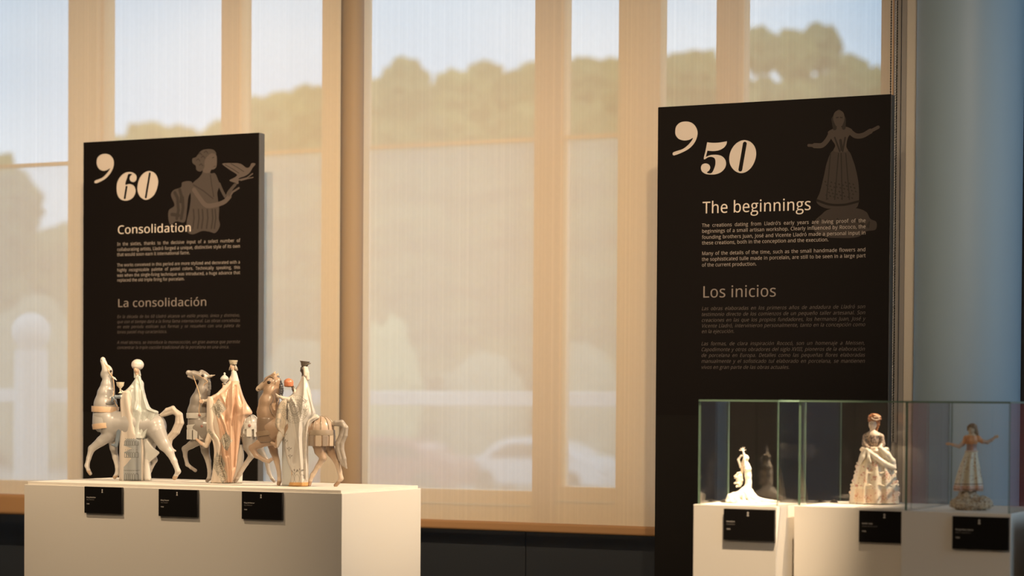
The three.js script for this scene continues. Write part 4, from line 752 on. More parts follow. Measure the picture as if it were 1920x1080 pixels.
  for (let k = 0; k < 9; k++) { const a = (k / 9) * 2 * Math.PI + 0.3, c = F.P(574, 628, 0), m = mesh('tab', rbox(-0.0068, 0.0068, -0.011, 0.011, -0.0012, 0.0012, 0.0008), white, g); m.position.set(c.x + Math.sin(a) * 80 * F.unit, c.y, c.z + Math.cos(a) * 80 * F.unit); m.rotation.y = a; }
  mesh('stud', blob(F, 572, 573, 84, 13, 13, 5), glaze({ color: lin(0.30, 0.16, 0.13) }), g);
  mesh('rein', mergeGeometries([cord(F, [[128, 168, 22], [150, 230, 34], [180, 320, 58], [188, 375, 70], [180, 470, 84], [195, 496, 88]], 2.6), cord(F, [[130, 162, 20], [190, 190, 36], [245, 232, 38], [222, 250, 40], [200, 290, 40]], 2.2)]), PORCELAIN.rein, g);
  const body = [
    ell(F, 438, 112, 18, 24, 20, 6, 5), ell(F, 428, 114, 5, 7, 6, 20, 3), ...chain(F, [[442, 125, 13, 2], [446, 160, 13, 2], [450, 220, 36, 6], [440, 330, 58, 8], [430, 480, 64, 6]], 12),
    ...chain(F, [[420, 250, 24, 36], [330, 340, 22, 70], [262, 374, 15, 84], [230, 380, 11, 86]], 6), ...[[214, 372, 186, 374], [214, 378, 180, 382], [216, 384, 182, 390], [218, 390, 190, 397]].map(([a, b, c, d], i) => cap(F, a, b, 5, c, d, 3.2, 88, 90 + i, 3)), cap(F, 236, 380, 11, 214, 380, 9, 86, 88, 4), cap(F, 216, 388, 5, 204, 402, 3.4, 94, 96, 3),
    ...chain(F, [[410, 250, 20, 30], [385, 290, 15, 50], [372, 268, 11, 52]], 6), ...[[372, 262, 360, 248], [374, 258, 366, 244], [378, 258, 376, 242], [380, 260, 386, 248]].map(([a, b, c, d], i) => cap(F, a, b, 4.5, c, d, 3.2, 56, 58, 3)),
    ...chain(F, [[300, 560, 36, 60], [250, 690, 22, 84], [236, 730, 16, 86], [200, 712, 13, 86], [158, 678, 9, 86]], 6),
  ];
  const rider = mesh('rider', paint(skin(body, 0.0012), F, (x, y) => (y < 150 || x < 245 || (x < 392 && y < 290) ? [0.60, 0.42, 0.30] : [0.62, 0.52, 0.42])), PORCELAIN.vertex, g);
  mesh('hair', skin([...chain(F, [[452, 98, 14, -2], [468, 130, 12, -2], [476, 140, 7, -4]], 5), ...chain(F, [[420, 118, 5, 8], [416, 140, 5, 8]], 4), ell(F, 434, 136, 9, 12, 9, 16, 4)], 0.001), glaze({ color: lin(0.30, 0.25, 0.19) }), rider);
  for (const dx of [-7, 5]) mesh('eye', blob(F, 434 + dx, 108, 23, 2.4, 2, 3), PORCELAIN.eye, rider);
  mesh('crown', turned(F, 446, 82, 2, [[24, 98], [27, 98], [28, 90], [30, 84], [35, 66], [33, 64], [26, 66], [24, 84], [24, 98]]), motifs(64, 64, '#b8ad97', (x) => speckle(x, [0, 0, 64, 64], 60, '#6d675c', 1, 3)), g);
  mesh('collar', drape(F, [[148, 432, 468, 4, 18], [175, 428, 478, 6, 28], [210, 420, 488, 8, 40], [240, 416, 496, 10, 48]], { steps: 20 }), glaze({ color: lin(0.60, 0.56, 0.51) }), g);
  const W = 706, H = 1080, lace = (x) => {
    const band = (cx, cy, w, h) => { x.save(); x.beginPath(); x.moveTo(cx, cy - h); x.lineTo(cx + w, cy); x.lineTo(cx, cy + h); x.lineTo(cx - w, cy); x.closePath(); x.clip(); x.fillStyle = '#8f8a80'; x.fillRect(cx - w, cy - h, 2 * w, 2 * h); rosette(x, cx, cy, w * 0.9, '#c9bfae', 3); speckle(x, [cx - w, cy - h, cx + w, cy + h], 160, '#c4b9a6', 1, 2.6); speckle(x, [cx - w, cy - h, cx + w, cy + h], 100, '#66635c', 1, 2.4); x.restore(); };
    band(372, 440, 62, 78); band(432, 690, 50, 78); band(298, 640, 52, 46); band(360, 870, 60, 96); band(400, 965, 34, 60);
  };
  const peach = motifs(W, H, '#c8a58c', lace);
  mesh('robe', planarUv(drape(F, [[225, 424, 490, 10, 48], [262, 392, 500, 16, 54], [310, 344, 514, 26, 62], [346, 272, 526, 34, 70], [400, 254, 552, 38, 76], [445, 256, 582, 34, 82], [478, 262, 594, 28, 88], [505, 268, 560, 26, 92], [600, 292, 520, 26, 92], [700, 318, 500, 28, 88], [800, 340, 484, 30, 82], [900, 368, 470, 32, 72], [1015, 392, 440, 34, 56]], { folds: 6, amp: 0.12, twist: 1.9, sharp: 1.3, phase: 0.9, seg: 180, steps: 110, ridges: [[[[442, 245], [436, 400], [424, 560], [428, 780], [436, 990]], 11, 24], [[[462, 270], [464, 480], [462, 700], [452, 900]], 10, -26], [[[488, 245], [528, 400], [516, 560], [494, 720], [470, 880]], 11, 20], [[[272, 352], [330, 470], [384, 570], [404, 650]], 10, 22], [[[345, 315], [398, 430], [414, 520]], 10, 16], [[[300, 380], [344, 520], [384, 660], [400, 800]], 11, -24], [[[410, 300], [402, 420], [400, 540]], 8, -16]] }), F, W, H), peach, g);
  const lining = motifs(W, H, '#c9bcae', lace);
  mesh('robe_lining', planarUv(drape(F, [[346, 250, 284, 92, 14], [380, 241, 292, 94, 20], [480, 239, 312, 92, 26], [580, 238, 336, 88, 32], [640, 246, 352, 86, 34], [675, 276, 366, 80, 34], [720, 290, 378, 74, 34], [780, 296, 366, 66, 34], [850, 292, 352, 60, 34], [940, 282, 392, 52, 36], [1020, 268, 424, 44, 40]], { folds: 4, amp: 0.34, twist: 2.4, sharp: 1.5 }), F, W, H), lining, g);
  mesh('support', drape(F, [[720, 430, 520, -14, 34], [800, 400, 530, -12, 40], [900, 330, 522, -8, 44], [1022, 272, 516, -4, 46]], { steps: 22 }), PORCELAIN.ivory, g);
  mesh('urn', turned(F, 378, 210, 58, [[2, 250], [13, 249], [8, 243], [14, 236], [30, 218], [33, 208], [28, 196], [12, 182], [6, 178], [8, 170], [7, 163], [1, 158]]), glaze({ color: lin(0.50, 0.49, 0.45) }), g);
}
// ---------------------------------------------------------------- king in the lace robe
{
  const F = frame(560, 911.6, FIG_Y, 13, 460, 660, 4.153), g = thing('horseman_figurine', 'porcelain king in a white lace robe riding a tan horse with a roached dark mane', 'figurine', F.O.toArray(), F.f, GROUP_K);
  const prims = [
    ...chain(F, [[106, 284, 22], [140, 262, 27], [190, 238, 38]], 10), ell(F, 210, 236, 42, 46, 30, 0, 10, 0.3), ell(F, 100, 290, 19, 16, 19, 0, 6), cap(F, 165, 215, 20, 225, 186, 22, 0, 0, 8), cap(F, 225, 190, 26, 250, 225, 30, 0, 0, 8),
    ...chain(F, [[232, 250, 44], [206, 310, 60], [186, 390, 78], [176, 470, 84], [184, 580, 84], [212, 640, 82]], 16),
    ...chain(F, [[205, 590, 88], [380, 600, 90], [540, 600, 88]], 24), ell(F, 592, 610, 88, 104, 84, 0, 24),
    ...chain(F, [[180, 680, 50, 30], [110, 716, 34, 38], [52, 748, 27, 38], [86, 806, 20, 40], [142, 838, 17, 42], [182, 852, 14, 42], [204, 836, 15, 42]], 9),
    ...chain(F, [[200, 680, 46, -24], [222, 770, 32, -30], [246, 850, 23, -30], [264, 940, 17, -30], [266, 1000, 17, -30], [260, 1026, 16, -30]], 9),
    ...chain(F, [[570, 680, 66, 30], [580, 770, 42, 34], [606, 826, 26, 34], [566, 890, 19, 34], [524, 958, 18, 34], [506, 1000, 14, 34], [498, 1030, 16, 34]], 10),
    ...chain(F, [[620, 680, 62, -28], [668, 780, 36, -34], [712, 850, 25, -34], [734, 930, 18, -34], [746, 985, 18, -34], [722, 1018, 13, -34], [704, 1038, 16, -34]], 10),
  ];
  const coat = [0.36, 0.245, 0.165], pale = [0.55, 0.44, 0.34], hoof = [0.34, 0.22, 0.14];
  const horse = mesh('horse', paint(skin(prims, 0.0016), F, (x, y) => (y > 1008 ? hoof : mix3(coat, pale, Math.max(sstep(y, 760, 960), x < 175 && y < 340 ? sstep(-x, -165, -100) : 0)))), PORCELAIN.vertex, g);
  const tail = [];
  for (const [o, d, r] of [[0, 0, 20], [-14, 14, 14], [14, 12, 14], [0, -16, 14], [-24, 0, 10]]) tail.push(...chain(F, [[664, 565, 14, 0], [705, 556 + o * 0.4, r, d], [752, 556 + o * 0.6, r + 3, d], [778 + o * 0.5, 590, r + 3, d], [764 + o, 650, r + 4, d], [738 + o, 710, r + 5, d], [738 + o, 760, r + 4, d], [756 + o, 830, r + 2, d], [772 + o * 0.5, 876, 11, d * 0.5], [788, 904, 4, 0]], 5));
  mesh('tail', paint(skin(tail, 0.0014), F, () => [0.38, 0.33, 0.28]), PORCELAIN.vertex, horse);
  const roach = []; for (let k = 0; k < 9; k++) { const t = k / 8; roach.push(ell(F, 252 + 32 * Math.sin(t * 2.2), 196 + t * 140, 15, 13, 19, 0, 4)); }
  mesh('mane', skin(roach, 0.0013), glaze({ color: lin(0.09, 0.09, 0.10) }), horse);
  for (const [d, x, y] of [[-16, 250, 166], [16, 226, 152]]) mesh('ear', skin(chain(F, [[x - 4, y + 34, 10, d], [x, y + 16, 10, d * 1.2], [x + 6, y, 3, d * 1.2]], 4), 0.0009), glaze({ color: lin(0.55, 0.38, 0.24) }), horse);
  mesh('eye', blob(F, 184, 236, 37, 15, 14, 9), PORCELAIN.eye, horse);
  mesh('nostril', blob(F, 104, 290, 19, 6, 5, 5), PORCELAIN.eye, horse);
  mesh('breast_cover', turned(F, 180, 580, 0, [[84, 510], [90, 520], [92, 560], [92, 620], [88, 690], [84, 706], [70, 700]]), glaze({ color: lin(0.24, 0.165, 0.11) }), g);
  mesh('breast_band', turned(F, 180, 632, 0, [[92, 612], [97, 613], [96, 650], [91, 650], [92, 612]], { tilt: 0.14 }), glaze({ color: lin(0.28, 0.20, 0.13) }), g);
  mesh('rump_cover', turned(F, 592, 600, 0, [[1, 500], [40, 506], [72, 530], [94, 570], [100, 610], [102, 660], [100, 726], [96, 728]]), glaze({ color: lin(0.46, 0.34, 0.25) }), g);
  for (let k = 0; k < 10; k++) { const a = (k / 10) * 2 * Math.PI, pts = [[3, 500], [41, 506], [74, 529], [96, 570], [101, 606]].map(([r, y]) => { const c = F.P(592, y, 0); return [c.x + Math.cos(a) * r * F.unit, c.y, c.z + Math.sin(a) * r * F.unit]; }); mesh('rib', tube(pts, 4.5 * F.unit, 24, 6), glaze({ color: lin(0.34, 0.27, 0.20) }), g); }
  mesh('rump_band', turned(F, 592, 628, 0, [[100, 606], [107, 606], [108, 648], [101, 648], [100, 606]]), glaze({ color: lin(0.33, 0.26, 0.19) }), g);
  for (let k = 0; k < 12; k += 1) { const a = (k / 12) * 2 * Math.PI + 0.1, c = F.P(592, 690, 0), m = mesh('tab', rbox(-0.0075, 0.0075, -0.0145, 0.0145, -0.0012, 0.0012, 0.0008), k % 2 ? glaze({ color: lin(0.28, 0.22, 0.17) }) : glaze({ color: lin(0.50, 0.40, 0.30) }), g); m.position.set(c.x + Math.sin(a) * 105 * F.unit, c.y, c.z + Math.cos(a) * 105 * F.unit); m.rotation.y = a; }
  mesh('rein', mergeGeometries([cord(F, [[135, 300, 24], [178, 306, 46], [214, 340, 62], [214, 380, 72], [190, 420, 84], [205, 470, 84], [240, 500, 80]], 2.6), cord(F, [[138, 240, 28], [190, 190, 28], [235, 230, 40], [215, 270, 40], [150, 290, 30]], 2.2)]), glaze({ color: lin(0.20, 0.15, 0.11) }), g);
  const body = [
    ell(F, 446, 136, 17, 28, 20, 6, 5), ell(F, 431, 146, 5, 8, 6, 10, 3), ...chain(F, [[452, 160, 12, 0], [454, 195, 14, 0], [450, 260, 34, 6], [440, 350, 56, 8], [430, 500, 62, 6]], 12),
    ...chain(F, [[420, 300, 22, 30], [388, 318, 15, 46], [372, 288, 12, 48]], 6), ...[[370, 282, 356, 270], [372, 280, 364, 266], [376, 280, 374, 264], [380, 282, 384, 268]].map(([a, b, c, d]) => cap(F, a, b, 4.5, c, d, 3.2, 52, 54, 3)), cap(F, 376, 290, 12, 372, 282, 9, 48, 50, 4),
    ...chain(F, [[420, 330, 24, 34], [340, 372, 20, 74], [292, 360, 14, 84], [276, 350, 11, 84]], 6), ...[[262, 342, 236, 324], [262, 348, 238, 332], [264, 354, 244, 344], [268, 358, 252, 352]].map(([a, b, c, d]) => cap(F, a, b, 5, c, d, 3.2, 84, 86, 3)), cap(F, 278, 350, 11, 262, 346, 8, 84, 84, 4),
    ...chain(F, [[320, 560, 40, 50], [270, 660, 26, 78], [244, 730, 18, 84], [206, 708, 12, 84]], 6),
  ];
  const rider = mesh('rider', paint(skin(body, 0.0012), F, (x, y) => (y < 190 ? [0.075, 0.055, 0.045] : y < 310 && x < 400 ? [0.12, 0.085, 0.065] : x < 300 && y < 400 ? [0.66, 0.58, 0.48] : x < 280 ? [0.40, 0.27, 0.18] : [0.62, 0.56, 0.48])), PORCELAIN.vertex, g);
  mesh('crown', turned(F, 462, 90, 0, [[20, 112], [25, 112], [28, 98], [32, 84], [40, 74], [38, 71], [26, 78], [20, 96], [20, 112]], { tilt: -0.12 }), glaze({ color: lin(0.14, 0.115, 0.09) }), g);
  mesh('crown_point', skin([...chain(F, [[440, 90, 7, 12], [436, 70, 3, 14]], 3), ...chain(F, [[478, 96, 7, 12], [508, 88, 4, 10]], 3), ...chain(F, [[462, 86, 7, 22], [464, 74, 3, 26]], 3)], 0.0009), glaze({ color: lin(0.16, 0.13, 0.10) }), g);
  mesh('head_cloth', skin([...chain(F, [[468, 116, 18, -2], [476, 160, 20, -2], [488, 210, 12, -2]], 6), ...chain(F, [[462, 120, 14, 12], [466, 180, 12, 14]], 6)], 0.0012), glaze({ color: lin(0.68, 0.62, 0.54) }), rider);
  const W = 872, H = 1080, print = (x) => {
    rosette(x, 420, 445, 108, '#9b968b', 3.5); rosette(x, 420, 445, 56, '#8c877d', 3);
    for (const [a, b, s] of [[345, 720, 36], [378, 775, 32], [385, 830, 30], [340, 660, 26], [415, 960, 44], [460, 955, 44], [500, 400, 24], [505, 470, 24], [360, 470, 22]]) sprig(x, a, b, s, '#7f7b74');
    for (let k = 0; k < 5; k++) rosette(x, 262 + (k % 2) * 30, 420 + k * 38, 20, '#a89f92', 2.4);
    speckle(x, [235, 380, 320, 590], 110, '#b3a99a', 1, 2.4);
    x.strokeStyle = '#8a857c'; x.lineWidth = 3; for (const cx of [394, 434, 474]) { x.beginPath(); x.ellipse(cx, 985, 18, 34, 0, 0, 7); x.stroke(); }
    x.fillStyle = '#c99a5e'; x.fillRect(300, 1012, 220, 68); x.beginPath(); x.moveTo(330, 1014); x.lineTo(372, 900); x.lineTo(392, 940); x.lineTo(356, 1014); x.fill();
  };
  const laceMat = motifs(W, H, '#c6c1ba', print);
  mesh('robe', planarUv(drape(F, [[192, 446, 466, 2, 18], [225, 430, 482, 6, 30], [275, 400, 500, 12, 46], [330, 360, 514, 24, 58], [366, 322, 518, 34, 66], [420, 318, 530, 40, 72], [480, 320, 546, 38, 78], [520, 322, 520, 36, 82], [570, 322, 494, 36, 84], [660, 300, 484, 38, 84], [760, 304, 480, 40, 80], [860, 328, 488, 40, 74], [940, 356, 490, 38, 66], [1046, 330, 490, 34, 62]], { folds: 5, amp: 0.06, twist: 1.6, sharp: 1.4, phase: 1.1, seg: 180, steps: 110, ridges: [[[[458, 205], [455, 330], [432, 500], [412, 650], [428, 860], [440, 1030]], 10, 18], [[[350, 345], [388, 410], [416, 520], [414, 640]], 9, 18], [[[335, 380], [380, 560], [402, 700], [380, 860]], 10, -18], [[[488, 290], [518, 410], [530, 480], [488, 570], [470, 760], [480, 1000]], 10, 16], [[[325, 375], [326, 560], [304, 660], [320, 800], [366, 930]], 8, 16], [[[446, 560], [452, 760], [460, 980]], 9, -15]] }), F, W, H), laceMat, g);
  mesh('robe_fold', planarUv(drape(F, [[362, 304, 322, 84, 10], [392, 272, 324, 88, 16], [440, 252, 322, 90, 20], [500, 238, 322, 88, 24], [560, 231, 318, 86, 26], [595, 242, 308, 82, 24], [625, 272, 304, 78, 20], [660, 288, 306, 74, 14]], { folds: 3, amp: 0.3, twist: 1.4 }), F, W, H), motifs(W, H, '#cbbca8', print), g);
  mesh('rump_drape', drape(F, [[486, 480, 560, 50, 26], [510, 474, 578, 54, 34], [550, 468, 520, 62, 36], [640, 462, 494, 66, 34], [760, 460, 490, 62, 32], [880, 462, 492, 56, 30], [1000, 466, 492, 48, 30]], { folds: 4, amp: 0.3, twist: 1.0 }), glaze({ color: lin(0.58, 0.53, 0.47) }), g);
  mesh('support', drape(F, [[640, 286, 360, 20, 40], [760, 286, 380, 16, 46], [900, 285, 420, 12, 50], [1046, 284, 440, 8, 54]], { steps: 22 }), glaze({ color: lin(0.46, 0.47, 0.46) }), g);
  mesh('casket', turned(F, 338, 242, 54, [[1, 274], [33, 270], [37, 262], [37, 240], [38, 238], [36, 224], [24, 212], [10, 206], [1, 204]]), PORCELAIN.terracotta, g);
}
// ================================================================ figurines in the glass cases
// ---------------------------------------------------------------- reclining woman with raised arms
{
  const F = frame(1402, 943.6, TOP, 20, 1300, 810, 7.2), g = thing('reclining_figurine', 'white porcelain woman reclining with raised arms in the first glass case', 'figurine', F.O.toArray(), F.f);
  const body = [
    ...chain(F, [[715, 800, 72, 0], [738, 735, 46, 0], [746, 680, 40, 0], [738, 590, 44, 0], [732, 500, 46, 0], [728, 450, 36, 0]], 20), ell(F, 762, 500, 22, 24, 24, 26, 14), ell(F, 722, 505, 22, 24, 24, 32, 14),
    ...chain(F, [[726, 440, 20, 0], [722, 395, 17, 0]], 12), ell(F, 720, 352, 31, 39, 32, 2, 8), ell(F, 738, 358, 7, 9, 8, 24, 6),
    ...chain(F, [[700, 458, 24, 14], [690, 372, 18, 18], [682, 300, 14, 18], [674, 268, 11, 18]], 10), ell(F, 668, 248, 15, 18, 9, 18, 6), ...[[656, 246, 620, 246, 0], [658, 236, 636, 220, 3], [666, 232, 666, 200, 4], [676, 234, 692, 208, 2], [680, 250, 712, 238, -6]].map(([a, b, c, d, e]) => cap(F, a, b, 6.5, c, d, 4.5, 18 + e, 20 + e, 4)),
    ...chain(F, [[696, 470, 24, -20], [640, 470, 18, -24], [608, 372, 15, -22], [646, 322, 13, -8], [692, 318, 11, 0]], 10), ...[[694, 312, 716, 306], [696, 318, 722, 316], [694, 324, 718, 326]].map(([a, b, c, d]) => cap(F, a, b, 6, c, d, 4, 2, 6, 4)),
    ...chain(F, [[700, 820, 78, 0], [790, 868, 56, 30], [850, 905, 40, 40]], 24), ...chain(F, [[850, 905, 40, 40], [940, 922, 27, 40], [1060, 934, 20, 36], [1120, 938, 15, 34], [1165, 940, 7, 34]], 14),
    ...chain(F, [[690, 830, 80, -10], [600, 870, 62, 0], [540, 890, 52, 10]], 24),
  ];
  const figure = mesh('body', skin(body, 0.0011), glaze({ color: lin(0.80, 0.74, 0.66), roughness: 0.35 }), g);
  mesh('skirt', skin([ell(F, 540, 885, 98, 70, 92, 20, 30, 0.15), ell(F, 610, 845, 70, 46, 70, 30, 24), ...chain(F, [[470, 936, 30, 30], [640, 944, 32, 60], [780, 944, 30, 74], [900, 950, 16, 70]], 20), ell(F, 730, 830, 96, 88, 84, 6, 26), ...[0, 1, 2, 3, 4].map((k) => cap(F, 500 + k * 56, 850 - (k % 2) * 14, 16, 470 + k * 74, 930, 20, 70, 76, 16))], 0.0014, (x, y, z) => 0.0007 * Math.sin(x * 420 + y * 260)), glaze({ color: lin(0.80, 0.76, 0.68) }), g);
  mesh('hair', skin([ell(F, 708, 340, 34, 34, 38, -8, 8), ...chain(F, [[694, 360, 26, -14], [668, 430, 24, -20], [660, 520, 20, -20], [655, 600, 10, -20]], 10)], 0.0011), glaze({ color: lin(0.66, 0.55, 0.40) }), figure);
  const petals = [];
  for (let k = 0; k < 70; k++) { const t = rnd(), a = rnd() * 6.28, x = 600 + 55 * Math.cos(a) * Math.sqrt(rnd()) + 20 * t, y = 640 + 105 * Math.sin(a) * Math.sqrt(rnd()); petals.push(blob(F, x, y, (rnd() - 0.5) * 100, 10 + rnd() * 8, 9 + rnd() * 7, 9 + rnd() * 6)); }
  petals.push(blob(F, 622, 640, 0, 48, 96, 48));
  mesh('flower_garland', mergeGeometries(petals), glaze({ color: lin(0.74, 0.66, 0.54) }), g);
}
// ---------------------------------------------------------------- lady in the wide gown
{
  const F = frame(1638, 944.5, TOP, 18, 1560, 760, 5.144), g = thing('lady_figurine', 'porcelain lady in a wide flowered gown with red piled hair', 'figurine', F.O.toArray(), F.f);
  const W = 720, H = 1000, flowers = (x) => {
    const spots = []; for (let k = 0; k < 150; k++) { const a = 150 + rnd() * 520, b = 500 + rnd() * 440; spots.push([a, b]); }
    for (const [cx, cy, n, s] of [[410, 560, 22, 40], [370, 620, 14, 34], [540, 670, 30, 52], [410, 690, 18, 36], [300, 660, 16, 36], [320, 720, 16, 34], [520, 700, 18, 50], [240, 870, 18, 32], [350, 890, 20, 44], [490, 890, 22, 54], [610, 860, 14, 34], [620, 740, 12, 24], [230, 760, 12, 22]]) for (let k = 0; k < n; k++) spots.push([cx + (rnd() + rnd() - 1) * s, cy + (rnd() + rnd() - 1) * s * 0.9]);
    for (const [a, b] of spots) { x.fillStyle = rnd() < 0.55 ? '#b0655a' : rnd() < 0.5 ? '#c98f7c' : '#b08a4c'; x.beginPath(); x.arc(a, b, 2.2 + rnd() * 3.6, 0, 7); x.fill(); }
    x.fillStyle = 'rgba(205,150,110,0.25)'; for (const [a, b, w, h] of [[330, 800, 110, 130], [470, 800, 130, 130], [580, 810, 60, 110], [220, 800, 90, 120]]) x.fillRect(a, b, w, h);
  };
  const gown = motifs(W, H, '#ded2bb', flowers);
  mesh('skirt', planarUv(drape(F, [[400, 335, 470, 0, 60], [430, 295, 520, 0, 95], [480, 266, 556, 0, 130], [540, 250, 584, 0, 158], [600, 234, 606, 0, 176], [680, 212, 622, 0, 194], [770, 190, 632, 0, 208], [860, 174, 640, 0, 220], [930, 164, 648, 0, 228], [950, 164, 648, 0, 228]], { folds: 13, amp: 0.05, twist: 0.6, seg: 128 }), F, W, H), gown, g);
  // scalloped flounces
  const flounce = (y, x0, x1, dep, drop, n) => { const prims = []; for (let k = 0; k < n; k++) { const a = (k / n) * 2 * Math.PI, b = ((k + 1) / n) * 2 * Math.PI, pt = (t, s) => [(x0 + x1) / 2 + ((x1 - x0) / 2) * Math.cos(t), y + s, dep * Math.sin(t)]; const p = pt(a, 0), m = pt((a + b) / 2, drop), q = pt(b, 0); prims.push(cap(F, p[0], p[1], 10, m[0], m[1], 8, p[2], m[2], 8), cap(F, m[0], m[1], 8, q[0], q[1], 10, m[2], q[2], 8)); } return skin(prims, 0.0015); };
  for (const [y, a, b, d, s, n] of [[766, 186, 636, 208, 18, 14], [640, 224, 616, 186, 16, 12], [556, 246, 592, 166, 14, 12]]) mesh('flounce', planarUv(flounce(y, a, b, d, s, n), F, W, H), gown, g);
  const ruffleMat = glaze({ color: lin(0.76, 0.60, 0.50) });
  for (const [sx, list] of [[0, [[238, 590], [222, 680], [204, 730], [190, 800], [178, 840]]], [1, [[604, 580], [612, 650], [628, 740], [636, 800], [642, 850]]]]) mesh('side_ruffle', skin(list.flatMap(([x, y], i) => [ell(F, x, y, 16, 18, 26, sx ? 20 : 20, 8), ell(F, x + (sx ? -8 : 8), y + 22, 15, 14, 24, 36, 8)]), 0.0014), ruffleMat, g);
  mesh('overskirt', skin([...chain(F, [[345, 440, 24, 120], [420, 500, 26, 150], [500, 560, 28, 158], [600, 605, 20, 120]], 12), ...chain(F, [[470, 420, 26, 100], [530, 480, 34, 118], [580, 540, 30, 110], [600, 600, 18, 100]], 20), ...chain(F, [[330, 430, 22, 110], [300, 500, 22, 130], [268, 560, 16, 120]], 12), ...chain(F, [[350, 440, 16, 130], [352, 500, 14, 156], [372, 550, 9, 170]], 8)], 0.0015), glaze({ color: lin(0.74, 0.68, 0.57) }), g);
  mesh('sleeve_lace', skin([...chain(F, [[284, 428, 17, 40], [330, 432, 20, 84], [420, 442, 18, 110], [500, 436, 20, 80], [536, 432, 16, 40]], 10), ell(F, 520, 420, 28, 18, 30, 50, 10), ell(F, 300, 416, 24, 16, 30, 50, 10)], 0.0014), glaze({ color: lin(0.76, 0.66, 0.54) }), g);
  const body = [
    ...chain(F, [[395, 400, 52, 0], [396, 340, 58, 4], [396, 300, 62, 4]], 16), ell(F, 345, 290, 34, 26, 34, 4, 14), ell(F, 452, 292, 36, 28, 36, 0, 14), ...chain(F, [[396, 270, 30, 4], [390, 238, 21, 6], [392, 215, 20, 8]], 10), ell(F, 392, 185, 38, 56, 42, 8, 8), ell(F, 381, 196, 6, 10, 8, 48, 5), ell(F, 384, 218, 10, 4, 5, 44, 4),
    ...chain(F, [[322, 300, 26, 10], [314, 370, 24, 30], [345, 408, 17, 84], [392, 420, 12, 104]], 10), ...chain(F, [[474, 304, 30, 6], [486, 374, 26, 22], [450, 416, 17, 84], [410, 424, 12, 106]], 10), ...[[400, 416, 432, 420], [400, 421, 434, 427], [400, 426, 430, 434], [398, 430, 424, 440]].map(([a, b, c, d]) => cap(F, a, b, 6, c, d, 4.4, 108, 114, 4)), cap(F, 398, 416, 6, 416, 408, 4.4, 110, 114, 4),
  ];
  const skinC = [0.70, 0.58, 0.47], laceC = [0.10, 0.075, 0.06];
  const figure = mesh('body', paint(skin(body, 0.0013), F, (x, y, v) => { if (y < 262 || (y > 402 && x > 372 && x < 440)) return skinC; if (y < 292 && Math.abs(x - 396) < 64) return [0.68, 0.57, 0.44]; const n = noise3(v.x * 330, v.y * 330, v.z * 330); return n > 0.05 ? [0.66, 0.50, 0.38] : laceC; }), PORCELAIN.vertex, g);
  for (const dx of [-14, 8]) mesh('eye', blob(F, 384 + dx, 178, 48, 5, 2.6, 4), PORCELAIN.eye, figure);
  mesh('pendant', blob(F, 376, 298, 66, 5, 6, 4), PORCELAIN.dark, figure);
  const hair = [ell(F, 410, 116, 62, 40, 52, -4, 14), ell(F, 432, 165, 30, 42, 40, -20, 14), ...chain(F, [[360, 130, 14, 24], [400, 96, 14, 36], [460, 110, 14, 20]], 8), ...chain(F, [[356, 150, 10, 24], [420, 140, 12, 40], [470, 130, 10, 10]], 8), ...chain(F, [[440, 190, 20, -14], [428, 250, 10, -6]], 10)];
  mesh('hair', skin(hair, 0.0013, (x, y, z) => 0.0006 * Math.sin(y * 900 + x * 300)), glaze({ color: lin(0.42, 0.17, 0.065) }), figure);
  mesh('hair_ribbon', cord(F, [[382, 118, 50], [400, 134, 56], [432, 140, 50], [460, 128, 36], [440, 112, 48], [405, 112, 56]], 5), glaze({ color: lin(0.76, 0.62, 0.48) }), g);
}
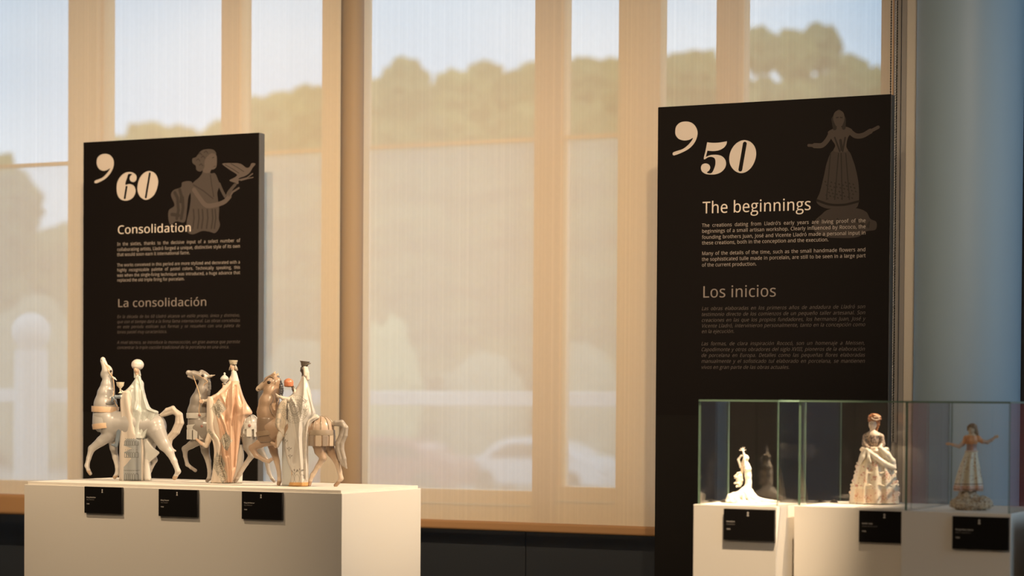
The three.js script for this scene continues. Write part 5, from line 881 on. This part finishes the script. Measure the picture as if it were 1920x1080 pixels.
// ---------------------------------------------------------------- dancing girl on a rock
{
  const F = frame(1822, 956.5, TOP, 18, 1560, 760, 5.144), g = thing('girl_figurine', 'porcelain girl with outstretched arms and long dotted skirt on a rocky base', 'figurine', F.O.toArray(), F.f);
  const rock = [ell(F, 1345, 962, 198, 52, 150, 0, 30), ell(F, 1240, 940, 90, 52, 110, 10, 30), ell(F, 1440, 935, 96, 60, 110, 0, 30), ...chain(F, [[1312, 826, 70, 0], [1310, 890, 84, 0], [1320, 950, 110, 0]], 30), cut(ell(F, 1345, 1070, 400, 60, 400, 0, 4))];
  mesh('rocky_base', paint(skin(rock, 0.0015, (x, y, z) => 0.0028 * noise3(x * 90, y * 120, z * 90) + 0.0014 * noise3(x * 230, y * 260, z * 230)), F, (x, y, v) => mix3([0.50, 0.42, 0.30], [0.20, 0.13, 0.08], sstep(noise3(v.x * 150, v.y * 150, v.z * 150), 0.15, 0.6))), PORCELAIN.vertex, g);
  mesh('rock_flower', mergeGeometries([0, 1, 2, 3, 4, 5, 6].map((k) => blob(F, 1295 + 16 * Math.cos(k), 862 + 16 * Math.sin(k), 92, 10, 10, 8))), glaze({ color: lin(0.60, 0.50, 0.36) }), g);
  const W = 1600, H = 1000, m = motifs(W, H, '#c9c0a6', (x) => {
    for (let k = 0; k < 90; k++) { const a = 1170 + rnd() * 300, b = 470 + rnd() * 270; x.fillStyle = k % 3 ? '#8a5f44' : '#a0563c'; x.beginPath(); x.arc(a, b, 3 + rnd() * 3.4, 0, 7); x.fill(); }
    x.fillStyle = '#c7a189'; x.fillRect(1100, 770, 420, 60); x.fillStyle = '#6a4038'; x.fillRect(1100, 752, 420, 9); x.fillRect(1100, 802, 420, 8); speckle(x, [1160, 772, 1470, 798], 60, '#96584a', 2, 4);
  });
  mesh('skirt', planarUv(drape(F, [[436, 1292, 1402, 0, 48], [470, 1278, 1406, 0, 62], [540, 1248, 1418, 0, 84], [640, 1212, 1436, 0, 108], [740, 1184, 1452, 0, 126], [800, 1168, 1462, 0, 134], [822, 1172, 1458, 0, 132]], { folds: 9, amp: 0.1, twist: 0.5, hem: 5, seg: 128 }), F, W, H), m, g);
  const body = [
    ...chain(F, [[1345, 446, 50, 0], [1346, 400, 44, 0], [1348, 350, 54, 4], [1350, 318, 52, 2]], 12), ell(F, 1330, 340, 24, 22, 26, 30, 10), ell(F, 1370, 340, 24, 22, 26, 30, 10), ell(F, 1298, 318, 32, 32, 32, 0, 8), ell(F, 1410, 322, 32, 32, 32, 0, 8), ...chain(F, [[1352, 300, 24, 0], [1350, 268, 17, 2]], 8), ell(F, 1346, 232, 34, 48, 36, 6, 6), ell(F, 1338, 240, 5, 9, 7, 40, 4), ell(F, 1340, 258, 9, 3.6, 4, 37, 3),
    ...chain(F, [[1292, 328, 24, 4], [1262, 372, 21, 10], [1228, 398, 18, 16], [1180, 384, 15, 22], [1146, 374, 11, 26]], 8), ell(F, 1132, 371, 16, 10, 8, 27, 6), ...[[1126, 366, 1102, 362], [1124, 370, 1094, 370], [1124, 375, 1098, 377], [1130, 379, 1108, 383]].map(([a, b, c, d]) => cap(F, a, b, 6, c, d, 4.2, 28, 30, 4)), cap(F, 1138, 366, 6, 1122, 354, 4.4, 30, 32, 4),
    ...chain(F, [[1416, 330, 24, 2], [1456, 350, 21, 4], [1500, 356, 18, 6], [1540, 334, 15, 8], [1566, 314, 11, 8]], 8), ell(F, 1578, 304, 14, 12, 8, 8, 6), ...[[1584, 296, 1598, 284], [1588, 300, 1606, 292], [1588, 306, 1608, 302], [1584, 311, 1600, 312]].map(([a, b, c, d]) => cap(F, a, b, 6, c, d, 4.2, 8, 8, 4)), cap(F, 1572, 298, 6, 1572, 284, 4.4, 10, 12, 4),
    ...chain(F, [[1320, 440, 26, 10], [1316, 700, 22, 10], [1314, 840, 16, 10]], 8),
  ];
  const figure = mesh('body', paint(skin(body, 0.0013), F, (x, y) => { if (y < 292) return [0.56, 0.44, 0.30]; if (x < 1262 || x > 1450) return y > 360 && x < 1170 ? [0.60, 0.34, 0.18] : x > 1556 ? [0.58, 0.36, 0.22] : [0.50, 0.36, 0.28]; if (y < 372) return [0.62, 0.27, 0.10]; return Math.abs(x - 1346) < 14 ? [0.46, 0.24, 0.17] : [0.36, 0.24, 0.22]; }), PORCELAIN.vertex, g);
  for (const dx of [-12, 9]) mesh('eye', blob(F, 1341 + dx, 226, 40, 4.4, 2.6, 4), PORCELAIN.eye, figure);
  mesh('hair', skin([ell(F, 1356, 208, 46, 36, 46, -4, 10), ell(F, 1376, 236, 28, 46, 40, -16, 10), ...chain(F, [[1392, 240, 18, -10], [1402, 280, 15, -6], [1398, 304, 8, -2]], 8), ...chain(F, [[1314, 206, 12, 12], [1310, 240, 9, 8]], 6)], 0.0013), glaze({ color: lin(0.24, 0.15, 0.08) }), figure);
  mesh('waist_frill', mergeGeometries(Array.from({ length: 16 }, (_, k) => { const a = (k / 16) * 2 * Math.PI; return blob(F, 1346 + 54 * Math.cos(a), 444, 48 * Math.sin(a), 11, 8, 11); })), glaze({ color: lin(0.62, 0.48, 0.38) }), g);
}
renderer.render(scene, camera);
